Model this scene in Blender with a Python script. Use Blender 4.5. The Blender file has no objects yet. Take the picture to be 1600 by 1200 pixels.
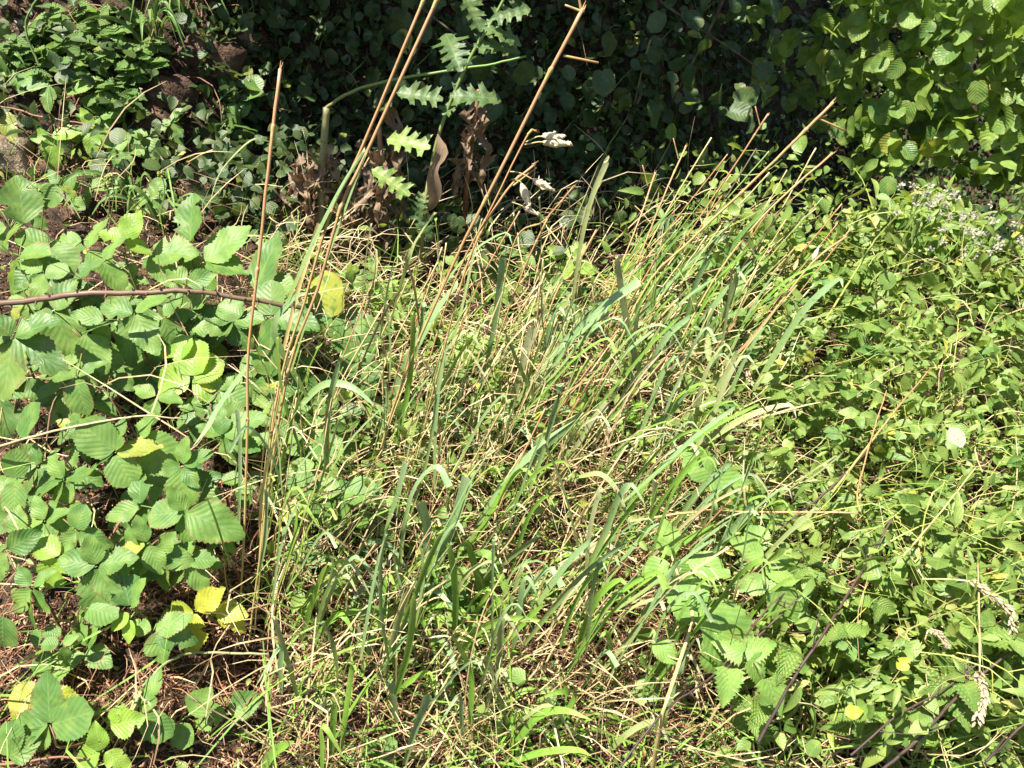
import bpy, math, random
import numpy as np
from mathutils import Vector, Matrix

random.seed(11); rng = np.random.default_rng(11)
R = math.radians
scene = bpy.context.scene
COL = scene.collection

# ------------------------------------------------------------------ camera, sky, sun, exposure
PITCH = R(27.0); CAMZ = 1.5; FPX = 1280.0
cd = bpy.data.cameras.new("camera"); cam = bpy.data.objects.new("camera", cd); COL.objects.link(cam)
cam.location = (0, 0, CAMZ); cam.rotation_euler = (R(90) - PITCH, 0, 0)
cd.sensor_width = 36.0; cd.lens = 36.0 * FPX / 1600.0; cd.clip_start = 0.05; cd.clip_end = 500
scene.camera = cam

SUN = Vector((-0.34, -0.30, 0.89)).normalized()
elev = math.asin(SUN.z)
world = bpy.data.worlds.new("World"); scene.world = world; world.use_nodes = True
wn = world.node_tree; bg = wn.nodes["Background"]
sky = wn.nodes.new("ShaderNodeTexSky"); sky.sky_type = 'NISHITA'; sky.sun_disc = False
sky.sun_elevation = elev; sky.sun_rotation = math.atan2(SUN.x, SUN.y)
wn.links.new(sky.outputs[0], bg.inputs[0]); bg.inputs[1].default_value = 0.06
sl = bpy.data.lights.new("sun", 'SUN'); sl.energy = 5.0; sl.angle = R(0.5); sl.color = (1.0, 0.94, 0.82)
so = bpy.data.objects.new("sun", sl); COL.objects.link(so)
so.rotation_euler = SUN.to_track_quat('Z', 'Y').to_euler(); so.location = SUN * 8
vs = scene.view_settings; vs.view_transform = 'Standard'; vs.look = 'None'; vs.gamma = 1.0
vs.use_curve_mapping = False; vs.exposure = 1.70
scene.cycles.max_bounces = 6; scene.cycles.diffuse_bounces = 3; scene.cycles.transmission_bounces = 4
scene.cycles.glossy_bounces = 2; scene.cycles.caustics_reflective = False; scene.cycles.caustics_refractive = False

# ------------------------------------------------------------------ pixel <-> world helpers
FWD = np.array([0, math.cos(PITCH), -math.sin(PITCH)]); UPV = np.array([0, math.sin(PITCH), math.cos(PITCH)])
RGT = np.array([1.0, 0, 0]); CP = np.array([0, 0, CAMZ])

def ray(px, py):
    return FWD + RGT * ((px - 800) / FPX) + UPV * ((600 - py) / FPX)

def at(px, py, Y):
    d = ray(px, py); return CP + d * (Y / d[1])

def project(p):
    d = np.asarray(p, float) - CP; f = d @ FWD
    return 800 + FPX * (d @ RGT) / f, 600 - FPX * (d @ UPV) / f

def sst(a, b, x):
    t = np.clip((x - a) / (b - a), 0, 1); return t * t * (3 - 2 * t)

def ground_z(x, y):
    x = np.asarray(x, float); y = np.asarray(y, float)
    yy = np.clip(y, 0.3, None)
    z = 0.10 + 0.36 * (np.minimum(yy, 2.2) - 0.5) * sst(0.3, 0.9, yy)
    z = z + 0.20 * sst(0.1, 0.8, -x) * sst(0.3, 1.2, y) - 0.14 * sst(0.3, 1.5, x) * sst(0.6, 1.6, y)
    z = z - 0.30 * sst(2.3, 3.6, y) * sst(0.2, 1.0, x)
    yw = 2.15 + 0.45 * sst(-1.1, -0.55, x) + 2.1 * sst(0.25, 1.9, x)
    w = 1.15 - 0.6 * sst(-1.1, -0.5, x)
    z = z + 1.7 * sst(0, 1, (y - yw) / w)
    z = z + 0.018 * np.sin(x * 17 + 3 * np.sin(y * 9)) * np.cos(y * 14 + x * 5) + 0.03 * np.sin(x * 5.1 + 1) * np.sin(y * 4.3)
    return z

def hit(px, py, h=0.0):
    d = ray(px, py); t = 0.3
    while t < 12:
        p = CP + d * t
        if p[2] < ground_z(p[0], p[1]) + h: return p
        t += 0.012
    return CP + d * t

def hits(px, py, h):
    px = np.asarray(px, float); py = np.asarray(py, float)
    d = FWD[None] + RGT[None] * ((px - 800) / FPX)[:, None] + UPV[None] * ((600 - py) / FPX)[:, None]
    t = np.full(len(px), 0.4); done = np.zeros(len(px), bool)
    for _ in range(500):
        p = CP + d * t[:, None]
        done |= p[:, 2] < ground_z(p[:, 0], p[:, 1]) + h
        if done.all(): break
        t = np.where(done, t, t + 0.02)
    return CP + d * t[:, None]

# ------------------------------------------------------------------ materials
class NT:
    def __init__(s, name):
        s.m = bpy.data.materials.new(name); s.m.use_nodes = True; s.t = s.m.node_tree; s.t.nodes.clear()
    def n(s, k, **kw):
        n = s.t.nodes.new(k)
        for a, b in kw.items(): setattr(n, a, b)
        return n
    def set(s, sock, v):
        if isinstance(v, bpy.types.NodeSocket): s.t.links.new(v, sock)
        elif isinstance(v, (tuple, list)) and len(v) == 3 and sock.type == 'RGBA': sock.default_value = (*v, 1)
        else: sock.default_value = v
    def math(s, op, a, b=0.0, c=0.0):
        n = s.n('ShaderNodeMath', operation=op); s.set(n.inputs[0], a); s.set(n.inputs[1], b); s.set(n.inputs[2], c); return n.outputs[0]
    def step(s, x, a, b):
        n = s.n('ShaderNodeMapRange', interpolation_type='SMOOTHSTEP'); s.set(n.inputs[0], x)
        s.set(n.inputs[1], a); s.set(n.inputs[2], b); n.inputs[3].default_value = 0; n.inputs[4].default_value = 1; return n.outputs[0]
    def mix(s, f, a, b):
        n = s.n('ShaderNodeMix', data_type='RGBA'); s.set(n.inputs[0], f); s.set(n.inputs[6], a); s.set(n.inputs[7], b); return n.outputs[2]
    def noise(s, vec, scale, detail=3.0):
        n = s.n('ShaderNodeTexNoise'); s.set(n.inputs['Vector'], vec); n.inputs['Scale'].default_value = scale; n.inputs['Detail'].default_value = detail
        return n.outputs[0]
    def rnd(s):
        a = s.n('ShaderNodeObjectInfo').outputs['Random']; b = s.n('ShaderNodeNewGeometry').outputs['Random Per Island']
        return s.math('FRACT', s.math('ADD', s.math('MULTIPLY', a, 7.31), s.math('MULTIPLY', b, 5.17)))
    def out(s, sh):
        o = s.n('ShaderNodeOutputMaterial'); s.t.links.new(sh, o.inputs[0]); return s.m

def leaf_mat(name, ca, cb, vein, nv=8, veinw=0.5, slope=0.6, rough=0.45, trans=0.32, yellow=0.06, under=1.25, spec=0.4, bump=0.22, blotch=(0.26, 0.28, 0.05)):
    t = NT(name)
    r = t.rnd(); r2 = t.math('FRACT', t.math('MULTIPLY', r, 13.7))
    geo = t.n('ShaderNodeNewGeometry'); tc = t.n('ShaderNodeTexCoord'); uv = t.n('ShaderNodeSeparateXYZ'); t.set(uv.inputs[0], tc.outputs['UV'])
    u, v = uv.outputs[0], uv.outputs[1]
    side = t.math('MULTIPLY', t.math('ABSOLUTE', t.math('SUBTRACT', u, 0.5)), 2.0)
    tri = t.math('MULTIPLY', t.math('ABSOLUTE', t.math('SUBTRACT', t.math('FRACT', t.math('MULTIPLY', t.math('SUBTRACT', v, t.math('MULTIPLY', side, slope * 0.6)), float(nv))), 0.5)), 2.0)
    vn = t.math('MAXIMUM', t.step(tri, 0.86, 1.0), t.step(side, 0.07, 0.0))
    base = t.mix(r, ca, cb)
    ns = t.noise(geo.outputs['Position'], 60.0, 4.0)
    base = t.mix(t.math('MULTIPLY', t.step(ns, 0.35, 0.75), 0.30), base, tuple(x * 0.55 for x in ca))
    base = t.mix(t.math('MULTIPLY', vn, veinw), base, vein)
    # tired and yellowed leaves
    base = t.mix(t.math('MULTIPLY', t.step(r2, 1.0 - yellow, 1.0 - yellow * 0.6), t.step(t.math('ADD', ns, t.math('MULTIPLY', side, 0.25)), 0.35, 0.6)), base, blotch)
    big = t.noise(geo.outputs['Position'], 34.0, 2.0)
    base = t.mix(t.math('MULTIPLY', t.step(big, 0.42, 0.66), 0.35), base, tuple(min(1, x * 1.15 + 0.05 * i) for i, x in zip((1.2, .5, .1), cb)))
    edge = t.math('MULTIPLY', t.step(t.math('ADD', side, t.math('MULTIPLY', ns, 0.6)), 1.12, 1.32), t.step(r2, 0.45, 0.7))
    base = t.mix(t.math('MULTIPLY', edge, 0.7), base, (0.17, 0.11, 0.045))
    sp = t.noise(geo.outputs['Position'], 230.0, 1.0)
    base = t.mix(t.math('MULTIPLY', t.step(sp, 0.66, 0.74), 0.75), base, (0.17, 0.10, 0.04))
    base = t.mix(t.math('MULTIPLY', geo.outputs['Backfacing'], 0.45), base, tuple(min(1, (x * 0.6 + y * 0.4) * under + 0.03) for x, y in zip(ca, cb)))
    bp = t.n('ShaderNodeBump'); bp.inputs['Strength'].default_value = bump; bp.inputs['Distance'].default_value = 0.002
    t.set(bp.inputs['Height'], t.math('ADD', t.math('SUBTRACT', 1.0, tri), t.math('MULTIPLY', ns, 0.6)))
    p = t.n('ShaderNodeBsdfPrincipled'); t.set(p.inputs['Base Color'], base); p.inputs['Roughness'].default_value = rough
    p.inputs['Specular IOR Level'].default_value = spec; t.set(p.inputs['Normal'], bp.outputs[0])
    tr = t.n('ShaderNodeBsdfTranslucent')
    hs = t.n('ShaderNodeHueSaturation'); hs.inputs['Hue'].default_value = 0.475; hs.inputs['Saturation'].default_value = 1.15; hs.inputs['Value'].default_value = 1.7
    t.set(hs.inputs['Color'], base); t.set(tr.inputs[0], hs.outputs[0])
    ms = t.n('ShaderNodeMixShader'); ms.inputs[0].default_value = trans
    t.t.links.new(p.outputs[0], ms.inputs[1]); t.t.links.new(tr.outputs[0], ms.inputs[2])
    return t.out(ms.outputs[0])

def fibre_mat(name, cols, trans=0.15, rough=0.5, tip=None, streak=0.35, tipstart=0.965, spec=0.35, bump=0.4):
    """stalks and blades: colour runs along v, fine lengthwise streaks"""
    t = NT(name); r = t.rnd()
    geo = t.n('ShaderNodeNewGeometry'); tc = t.n('ShaderNodeTexCoord'); uv = t.n('ShaderNodeSeparateXYZ'); t.set(uv.inputs[0], tc.outputs['UV'])
    v = uv.outputs[1]; u = uv.outputs[0]
    ns = t.noise(geo.outputs['Position'], 22.0, 3.0)
    f = t.math('ADD', v, t.math('ADD', t.math('MULTIPLY', t.math('SUBTRACT', ns, 0.5), 0.9), t.math('MULTIPLY', t.math('SUBTRACT', r, 0.5), 0.5)))
    cr = t.n('ShaderNodeValToRGB'); el = cr.color_ramp.elements
    while len(el) < len(cols): el.new(0.5)
    for i, c in enumerate(cols): el[i].position = i / max(1, len(cols) - 1); el[i].color = (*c, 1)
    t.set(cr.inputs[0], f); base = cr.outputs[0]
    cm = t.n('ShaderNodeCombineXYZ'); t.set(cm.inputs[0], t.math('MULTIPLY', u, 9.0)); t.set(cm.inputs[1], t.math('MULTIPLY', v, 1.2)); t.set(cm.inputs[2], t.math('MULTIPLY', r, 40.0))
    st = t.noise(cm.outputs[0], 2.0, 3.0)
    base = t.mix(t.math('MULTIPLY', t.step(st, 0.4, 0.7), streak), base, tuple(x * 0.5 for x in cols[0]))
    bl = t.noise(geo.outputs['Position'], 140.0, 3.0)
    base = t.mix(t.math('MULTIPLY', t.step(bl, 0.58, 0.72), 0.55), base, tuple(x * 0.38 for x in cols[0]))
    if tip: base = t.mix(t.step(v, tipstart, tipstart + 0.05), base, tip)
    bp = t.n('ShaderNodeBump'); bp.inputs['Strength'].default_value = bump; bp.inputs['Distance'].default_value = 0.001; t.set(bp.inputs['Height'], st)
    p = t.n('ShaderNodeBsdfPrincipled'); t.set(p.inputs['Base Color'], base); p.inputs['Roughness'].default_value = rough
    p.inputs['Specular IOR Level'].default_value = spec; t.set(p.inputs['Normal'], bp.outputs[0])
    tr = t.n('ShaderNodeBsdfTranslucent'); t.set(tr.inputs[0], t.mix(0.3, base, (0.4, 0.45, 0.12)))
    ms = t.n('ShaderNodeMixShader'); ms.inputs[0].default_value = trans
    t.t.links.new(p.outputs[0], ms.inputs[1]); t.t.links.new(tr.outputs[0], ms.inputs[2])
    return t.out(ms.outputs[0])

def rough_mat(name, cols, scale, rough=0.9, bump=0.6, dist=0.01, island=0.0):
    t = NT(name); geo = t.n('ShaderNodeNewGeometry')
    n1 = t.noise(geo.outputs['Position'], scale, 8.0); n2 = t.noise(geo.outputs['Position'], scale * 7, 4.0)
    f = t.math('ADD', t.math('MULTIPLY', n1, 0.7), t.math('MULTIPLY', n2, 0.3))
    if island: f = t.math('ADD', t.math('MULTIPLY', f, 1 - island), t.math('MULTIPLY', t.rnd(), island))
    cr = t.n('ShaderNodeValToRGB'); el = cr.color_ramp.elements
    while len(el) < len(cols): el.new(0.5)
    lo, hi = (0.36, 0.66) if not island else (0.1, 0.9)
    for i, c in enumerate(cols): el[i].position = lo + (hi - lo) * i / max(1, len(cols) - 1); el[i].color = (*c, 1)
    t.set(cr.inputs[0], f)
    bp = t.n('ShaderNodeBump'); bp.inputs['Strength'].default_value = bump; bp.inputs['Distance'].default_value = dist
    t.set(bp.inputs['Height'], t.math('ADD', n1, t.math('MULTIPLY', n2, 0.4)))
    p = t.n('ShaderNodeBsdfPrincipled'); t.set(p.inputs['Base Color'], cr.outputs[0]); p.inputs['Roughness'].default_value = rough
    p.inputs['Specular IOR Level'].default_value = 0.25; t.set(p.inputs['Normal'], bp.outputs[0])
    return t.out(p.outputs[0])

M = {}
M['bramble'] = leaf_mat('bramble_leaf', (0.066, 0.155, 0.034), (0.145, 0.255, 0.055), (0.19, 0.29, 0.10), nv=7, yellow=0.03, rough=0.5, spec=0.3, veinw=0.4)
M['bramble_dark'] = leaf_mat('dark_bramble_leaf', (0.060, 0.135, 0.030), (0.105, 0.195, 0.042), (0.16, 0.25, 0.09), nv=7, rough=0.46, spec=0.35, trans=0.22, yellow=0.02)
M['bramble_lime'] = leaf_mat('young_bramble_leaf', (0.15, 0.29, 0.035), (0.23, 0.36, 0.055), (0.28, 0.40, 0.12), nv=8, yellow=0.05, trans=0.4)
M['bramble_yellow'] = leaf_mat('yellow_bramble_leaf', (0.24, 0.31, 0.030), (0.34, 0.35, 0.040), (0.36, 0.38, 0.10), nv=7, yellow=0.15, blotch=(0.34, 0.24, 0.06), trans=0.35)
M['hazel'] = leaf_mat('hazel_leaf', (0.085, 0.175, 0.045), (0.22, 0.32, 0.065), (0.23, 0.32, 0.10), nv=7, rough=0.42, yellow=0.02, trans=0.46, bump=0.5, veinw=0.4)
M['shade'] = leaf_mat('shade_leaf', (0.022, 0.055, 0.017), (0.045, 0.090, 0.022), (0.05, 0.10, 0.035), nv=6, rough=0.5, yellow=0.02, trans=0.25)  # leaf green darkened in the colour itself for foliage standing in shade
M['herb'] = leaf_mat('herb_leaf', (0.085, 0.175, 0.032), (0.21, 0.30, 0.070), (0.27, 0.35, 0.12), nv=6, yellow=0.06, trans=0.38, blotch=(0.38, 0.38, 0.07))
M['under'] = leaf_mat('undergrowth_leaf', (0.075, 0.165, 0.030), (0.25, 0.33, 0.080), (0.27, 0.35, 0.12), nv=5, yellow=0.07, trans=0.38, bump=0.2, blotch=(0.42, 0.38, 0.14))
M['mint'] = leaf_mat('balm_leaf', (0.075, 0.165, 0.035), (0.13, 0.23, 0.050), (0.11, 0.20, 0.06), nv=6, rough=0.6, yellow=0.02, bump=0.8)
M['lettuce'] = leaf_mat('lettuce_leaf', (0.050, 0.105, 0.032), (0.085, 0.15, 0.045), (0.20, 0.27, 0.13), nv=5, veinw=0.35, rough=0.5, yellow=0.0, trans=0.3)
M['lettuce_pale'] = leaf_mat('pale_lettuce_leaf', (0.14, 0.23, 0.05), (0.20, 0.28, 0.08), (0.5, 0.5, 0.25), nv=5, veinw=0.4, rough=0.5, yellow=0.05, trans=0.3)
M['nettle'] = leaf_mat('nettle_leaf', (0.085, 0.170, 0.030), (0.16, 0.26, 0.045), (0.19, 0.30, 0.09), nv=7, rough=0.55, yellow=0.08, bump=0.7)
M['broad'] = leaf_mat('broad_leaf', (0.13, 0.26, 0.055), (0.19, 0.32, 0.070), (0.26, 0.38, 0.14), nv=7, rough=0.5, yellow=0.0)
M['dead'] = leaf_mat('withered_leaf', (0.085, 0.055, 0.034), (0.20, 0.14, 0.09), (0.28, 0.2, 0.12), nv=7, rough=0.8, yellow=0.1, trans=0.12, blotch=(0.12, 0.05, 0.02))
M['petal'] = leaf_mat('white_petal', (0.28, 0.28, 0.21), (0.40, 0.39, 0.31), (0.30, 0.31, 0.20), nv=3, rough=0.6, yellow=0.02, trans=0.25, bump=0.1)
GLAU = [(0.22, 0.30, 0.09), (0.20, 0.32, 0.14), (0.25, 0.37, 0.18)]
M['blade'] = fibre_mat('grass_blade', GLAU, trans=0.25, tip=(0.40, 0.39, 0.25), rough=0.42)
M['blade_lime'] = fibre_mat('lime_grass_blade', [(0.14, 0.27, 0.05), (0.20, 0.37, 0.05), (0.28, 0.42, 0.08)], trans=0.35, rough=0.45)
M['blade_dark'] = fibre_mat('dark_grass_blade', [(0.09, 0.17, 0.03), (0.11, 0.22, 0.05), (0.15, 0.26, 0.07)], trans=0.25, rough=0.45)
M['blade_pale'] = fibre_mat('pale_grass_blade', [(0.24, 0.29, 0.10), (0.32, 0.36, 0.16), (0.38, 0.38, 0.22)], trans=0.25, rough=0.5, tip=(0.46, 0.40, 0.27))
M['culm'] = fibre_mat('orange_culm', [(0.32, 0.31, 0.11), (0.36, 0.24, 0.09), (0.36, 0.185, 0.085), (0.42, 0.21, 0.11)], trans=0.0, rough=0.45, tip=(0.55, 0.42, 0.28), tipstart=0.985, streak=0.4, spec=0.35)
M['culm_green'] = fibre_mat('green_culm', [(0.34, 0.30, 0.08), (0.22, 0.28, 0.06), (0.17, 0.25, 0.07)], trans=0.0, rough=0.4, tip=(0.6, 0.5, 0.3), tipstart=0.98, streak=0.2)
M['culm_yellow'] = fibre_mat('yellow_culm', [(0.42, 0.33, 0.14), (0.50, 0.40, 0.18), (0.50, 0.38, 0.19)], trans=0.0, rough=0.4, tip=(0.6, 0.5, 0.3), tipstart=0.98, streak=0.2)
M['straw'] = fibre_mat('dry_straw', [(0.30, 0.20, 0.10), (0.44, 0.33, 0.17), (0.58, 0.48, 0.29)], trans=0.1, rough=0.6, streak=0.3)
M['rustystraw'] = fibre_mat('brown_straw', [(0.12, 0.052, 0.030), (0.22, 0.10, 0.055), (0.36, 0.20, 0.115)], trans=0.1, rough=0.7, streak=0.3)
M['cane'] = fibre_mat('thorny_cane', [(0.10, 0.062, 0.042), (0.15, 0.085, 0.060), (0.12, 0.080, 0.045)], trans=0.0, rough=0.5, streak=0.4)
M['redstem'] = fibre_mat('red_stem', [(0.16, 0.10, 0.04), (0.22, 0.085, 0.065), (0.16, 0.20, 0.06)], trans=0.0, rough=0.5, streak=0.2)
M['stem'] = fibre_mat('green_stem', [(0.20, 0.19, 0.07), (0.14, 0.22, 0.06), (0.14, 0.26, 0.06)], trans=0.05, rough=0.5, streak=0.25)
M['darkstem'] = fibre_mat('dark_stem', [(0.045, 0.028, 0.025), (0.075, 0.04, 0.035), (0.10, 0.075, 0.05)], trans=0.0, rough=0.5, streak=0.3)
M['stalk'] = fibre_mat('thick_stalk', [(0.30, 0.24, 0.12), (0.20, 0.22, 0.08), (0.26, 0.22, 0.11)], trans=0.0, rough=0.6, streak=0.5)
M['seed_pale'] = fibre_mat('bleached_seed_head', [(0.66, 0.52, 0.34), (0.78, 0.66, 0.47), (0.80, 0.70, 0.52)], trans=0.3, rough=0.7, streak=0.1, bump=0.0)
M['seed'] = fibre_mat('seed_head', [(0.34, 0.24, 0.14), (0.48, 0.37, 0.24), (0.58, 0.48, 0.35)], trans=0.2, rough=0.7, streak=0.2, bump=0.0)
M['bark'] = rough_mat('bark', [(0.035, 0.026, 0.018), (0.09, 0.07, 0.05), (0.15, 0.12, 0.09)], 30, bump=0.8, dist=0.004)
M['soil'] = rough_mat('soil', [(0.014, 0.009, 0.006), (0.040, 0.024, 0.015), (0.10, 0.060, 0.036)], 26, bump=1.0, dist=0.02)
M['stone_red'] = rough_mat('red_stone', [(0.035, 0.020, 0.014), (0.085, 0.048, 0.030), (0.15, 0.10, 0.07)], 22, bump=0.9, dist=0.015)
M['stone_pale'] = rough_mat('pale_stone', [(0.07, 0.05, 0.036), (0.19, 0.145, 0.10), (0.34, 0.28, 0.21)], 26, bump=0.9, dist=0.015)
M['litter'] = rough_mat('leaf_litter', [(0.07, 0.026, 0.015), (0.20, 0.085, 0.045), (0.34, 0.18, 0.10), (0.48, 0.32, 0.19)], 40, island=0.8, bump=0.3, dist=0.002)
M['yellow'] = rough_mat('flower_yellow', [(0.55, 0.42, 0.02), (0.65, 0.5, 0.03)], 60, bump=0.2)
M['bud'] = rough_mat('bur', [(0.16, 0.20, 0.04), (0.34, 0.34, 0.10)], 400, bump=0.9, dist=0.002)

# ------------------------------------------------------------------ mesh helpers
def make_mesh(name, v, f, uv=None, mat=None, smooth=True):
    """v (n,3); f (m,k) array or list of arrays; uv per vertex (n,2)"""
    me = bpy.data.meshes.new(name); v = np.asarray(v, np.float32)
    fs = f if isinstance(f, list) else [f]
    fs = [np.asarray(a, np.int32) for a in fs if len(a)]
    lv = np.concatenate([a.ravel() for a in fs]); tot = np.concatenate([np.full(len(a), a.shape[1], np.int32) for a in fs])
    me.vertices.add(len(v)); me.vertices.foreach_set('co', v.ravel())
    me.loops.add(len(lv)); me.loops.foreach_set('vertex_index', lv)
    me.polygons.add(len(tot)); me.polygons.foreach_set('loop_start', np.concatenate([[0], np.cumsum(tot)[:-1]]).astype(np.int32))
    if smooth: me.polygons.foreach_set('use_smooth', np.ones(len(tot), bool))
    if uv is not None:
        l = me.uv_layers.new(name='uv'); l.data.foreach_set('uv', np.asarray(uv, np.float32)[lv].ravel())
    if mat: me.materials.append(mat)
    me.update(calc_edges=True)
    return me

def smooth_path(pts, n):
    P = np.asarray(pts, float)
    if len(P) == 2: t = np.linspace(0, 1, n)[:, None]; return P[0] * (1 - t) + P[1] * t
    E = np.vstack([2 * P[0] - P[1], P, 2 * P[-1] - P[-2]]); k = len(P) - 1
    out = []
    for s in np.linspace(0, k, n):
        i = min(int(s), k - 1); t = s - i; a, b, c, d = E[i:i + 4]
        out.append(0.5 * (2 * b + (c - a) * t + (2 * a - 5 * b + 4 * c - d) * t * t + (3 * b - a - 3 * c + d) * t ** 3))
    return np.array(out)

def tube(path, rad, sides=5, nodes=None):
    P = np.asarray(path, float); n = len(P); rad = np.broadcast_to(np.asarray(rad, float), (n,)).copy()
    T = np.gradient(P, axis=0); T /= np.linalg.norm(T, axis=1)[:, None] + 1e-12
    ref = np.array([0.31, 0.83, 0.45]); A = np.cross(T, ref); A /= np.linalg.norm(A, axis=1)[:, None] + 1e-12; B = np.cross(T, A)
    an = np.linspace(0, 2 * np.pi, sides, endpoint=False)
    V = P[:, None] + rad[:, None, None] * (A[:, None] * np.cos(an)[None, :, None] + B[:, None] * np.sin(an)[None, :, None])
    V = V.reshape(-1, 3)
    i = np.arange(n - 1)[:, None] * sides; j = np.arange(sides)[None]; j2 = (j + 1) % sides
    F = np.stack([i + j, i + j2, i + sides + j2, i + sides + j], -1).reshape(-1, 4)
    uv = np.stack([np.tile(np.arange(sides) / sides, n), np.repeat(np.linspace(0, 1, n), sides)], 1)
    V = np.vstack([V, P[-1] + T[-1] * rad[-1] * 0.3]); uv = np.vstack([uv, [0.5, 1.0]])
    c = len(V) - 1; o = (n - 1) * sides
    tri = np.array([[o + a, o + (a + 1) % sides, c] for a in range(sides)])
    return V, [F, tri], uv

def ribbon(path, width, nrm, fold=0.18, twist=0.0):
    """grass blade: three columns, keeled; nrm is the way its face looks"""
    P = np.asarray(path, float); n = len(P); W = np.broadcast_to(np.asarray(width, float), (n,))
    T = np.gradient(P, axis=0); T /= np.linalg.norm(T, axis=1)[:, None] + 1e-12
    N = np.asarray(nrm, float)[None] + np.zeros((n, 3)); S = np.cross(T, N); S /= np.linalg.norm(S, axis=1)[:, None] + 1e-12
    N = np.cross(S, T)
    if twist:
        a = np.linspace(0, twist, n)[:, None]; S, N = S * np.cos(a) + N * np.sin(a), N * np.cos(a) - S * np.sin(a)
    L = P - S * W[:, None] / 2 + N * (W * fold)[:, None]; Rr = P + S * W[:, None] / 2 + N * (W * fold)[:, None]
    V = np.stack([L, P, Rr], 1).reshape(-1, 3)
    i = np.arange(n - 1)[:, None] * 3; j = np.arange(2)[None]
    F = np.stack([i + j, i + j + 1, i + 4 + j, i + 3 + j], -1).reshape(-1, 4)
    uv = np.stack([np.tile([0, .5, 1.], n), np.repeat(np.linspace(0, 1, n), 3)], 1)
    return V, F, uv

def join(parts):
    """[(v, f|[f], uv)] -> one"""
    V, Fd, U, o = [], {}, [], 0
    for v, f, uv in parts:
        for a in (f if isinstance(f, list) else [f]):
            if len(a): Fd.setdefault(np.asarray(a).shape[1], []).append(np.asarray(a) + o)
        V.append(v); U.append(uv); o += len(v)
    return np.vstack(V), [np.vstack(x) for x in Fd.values()], np.vstack(U)

# leaf templates: base at origin, tip to +Y, face to +Z, length 1
def leaf_tpl(prof, n=12, teeth=0, depth=0.05, fold=0.16, droop=0.14, ridge=0.0, nv=8, cols=2, basecut=0.0, bites=(), curl=0.0, seed=0, wob=0.0):
    """prof(s) = half width at s"""
    rr = random.Random(seed); N = n if not teeth else max(n, teeth * 2)
    S = [i / N for i in range(N + 1)]
    V, U = [], []; C = 2 * cols + 1
    for i, s in enumerate(S):
        w = prof(s)
        if teeth and 0 < i < N: w *= (1 + depth * (1.0 if i % 2 else -0.9) * (0.7 + 0.6 * rr.random()))
        yt = 0.012 if (teeth and i % 2) else 0.0
        for c in range(-cols, cols + 1):
            k = c / cols; ww = w
            for (bs, bw, bd, sd) in bites:
                if sd * k > 0 and abs(s - bs) < bw: ww = w * (1 - bd * math.cos((s - bs) / bw * math.pi / 2))
            x = k * ww
            y = s + yt * abs(k) - basecut * abs(k) * (1 - s) ** 3 + 0.06 * (abs(k) ** 1.5) * (4 * s * (1 - s)) * 0.6
            z = fold * abs(x) - droop * s * s - curl * x * x * 2
            if ridge: z += ridge * abs(math.cos(math.pi * nv * (s - 0.36 * abs(k)))) * (abs(k) ** 0.5) * (1 if s < 0.97 else 0)
            if wob: z += wob * math.sin(s * 13 + seed + (2 if c > 0 else 0)) * abs(k)
            V.append((x, y, z)); U.append((0.5 + 0.5 * k, s))
    F = []
    for i in range(N):
        for c in range(2 * cols):
            a = i * C + c; F.append((a, a + 1, a + C + 1, a + C))
    return np.array(V), np.array(F), np.array(U)

def p_ovate(w, sh=0.85, tip=0.9):
    def f(s): return w * (math.sin(math.pi * min(1, max(0, s)) ** sh) ** 0.72) * (1 - 0.35 * max(0, s - 0.6) / 0.4) if 0 < s < 1 else (0.004 if s <= 0 else 0.0)
    return f
def p_point(w, pk=0.36):
    def f(s):
        if s <= 0: return w * 0.12
        if s >= 1: return 0.0
        if s < pk: return w * (0.12 + 0.88 * math.sin(math.pi / 2 * s / pk) ** 0.75)
        u = (s - pk) / (1 - pk); return w * (1 - u) ** 0.72 * (1 + 0.42 * u - 0.30 * u * u)
    return f
def p_round(w):
    def f(s):
        if s <= 0: return w * 0.25
        if s >= 1: return 0.0
        return w * (math.sqrt(max(0, 1 - ((s - 0.46) / 0.56) ** 2)) if s < 0.82 else 0.766 * (1 - (s - 0.82) / 0.18) ** 1.1)
    return f
def p_heart(w):
    def f(s):
        if s <= 0: return w * 0.55
        if s >= 1: return 0.0
        return w * (1 - abs(s - 0.2) ** 2 * 1.2) * (1 - s) ** 0.42 * 1.12
    return f
def p_lance(w):
    def f(s): return w * (math.sin(math.pi * s ** 0.7) ** 0.9) if 0 < s < 1 else 0.002
    return f
BL = [leaf_tpl(p_point(0.34 + 0.035 * (k % 3), 0.34 + 0.05 * (k % 2)), teeth=12, depth=0.055, fold=0.08 + 0.09 * (k % 3), droop=0.05 + 0.08 * (k % 4), ridge=0.006, nv=7,
      bites=[(), ((0.82, 0.10, 0.55, -1),), (), ((0.55, 0.09, 0.6, 1),), (), ((0.3, 0.07, 0.5, -1), (0.68, 0.07, 0.65, 1)), ((0.42, 0.05, 0.4, 1), (0.5, 0.05, 0.35, -1))][k], seed=k, wob=0.025) for k in range(7)]
BLROUND = [leaf_tpl(p_round(0.43 + 0.03 * k), teeth=12, depth=0.04, fold=0.08 + 0.08 * k, droop=0.06 + 0.08 * k, ridge=0.006, nv=7, seed=20 + k, wob=0.012) for k in range(3)]
HZ = [leaf_tpl(p_round(0.43 + 0.02 * (k % 3)), teeth=11, depth=0.05, fold=0.12 + 0.16 * (k % 3), droop=0.08 + 0.14 * (k % 4), ridge=0.011, nv=7, basecut=0.06,
      bites=[(), (), ((0.6, 0.1, 0.6, -1),), (), ()][k % 5], seed=40 + k, wob=0.02) for k in range(6)]
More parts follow.
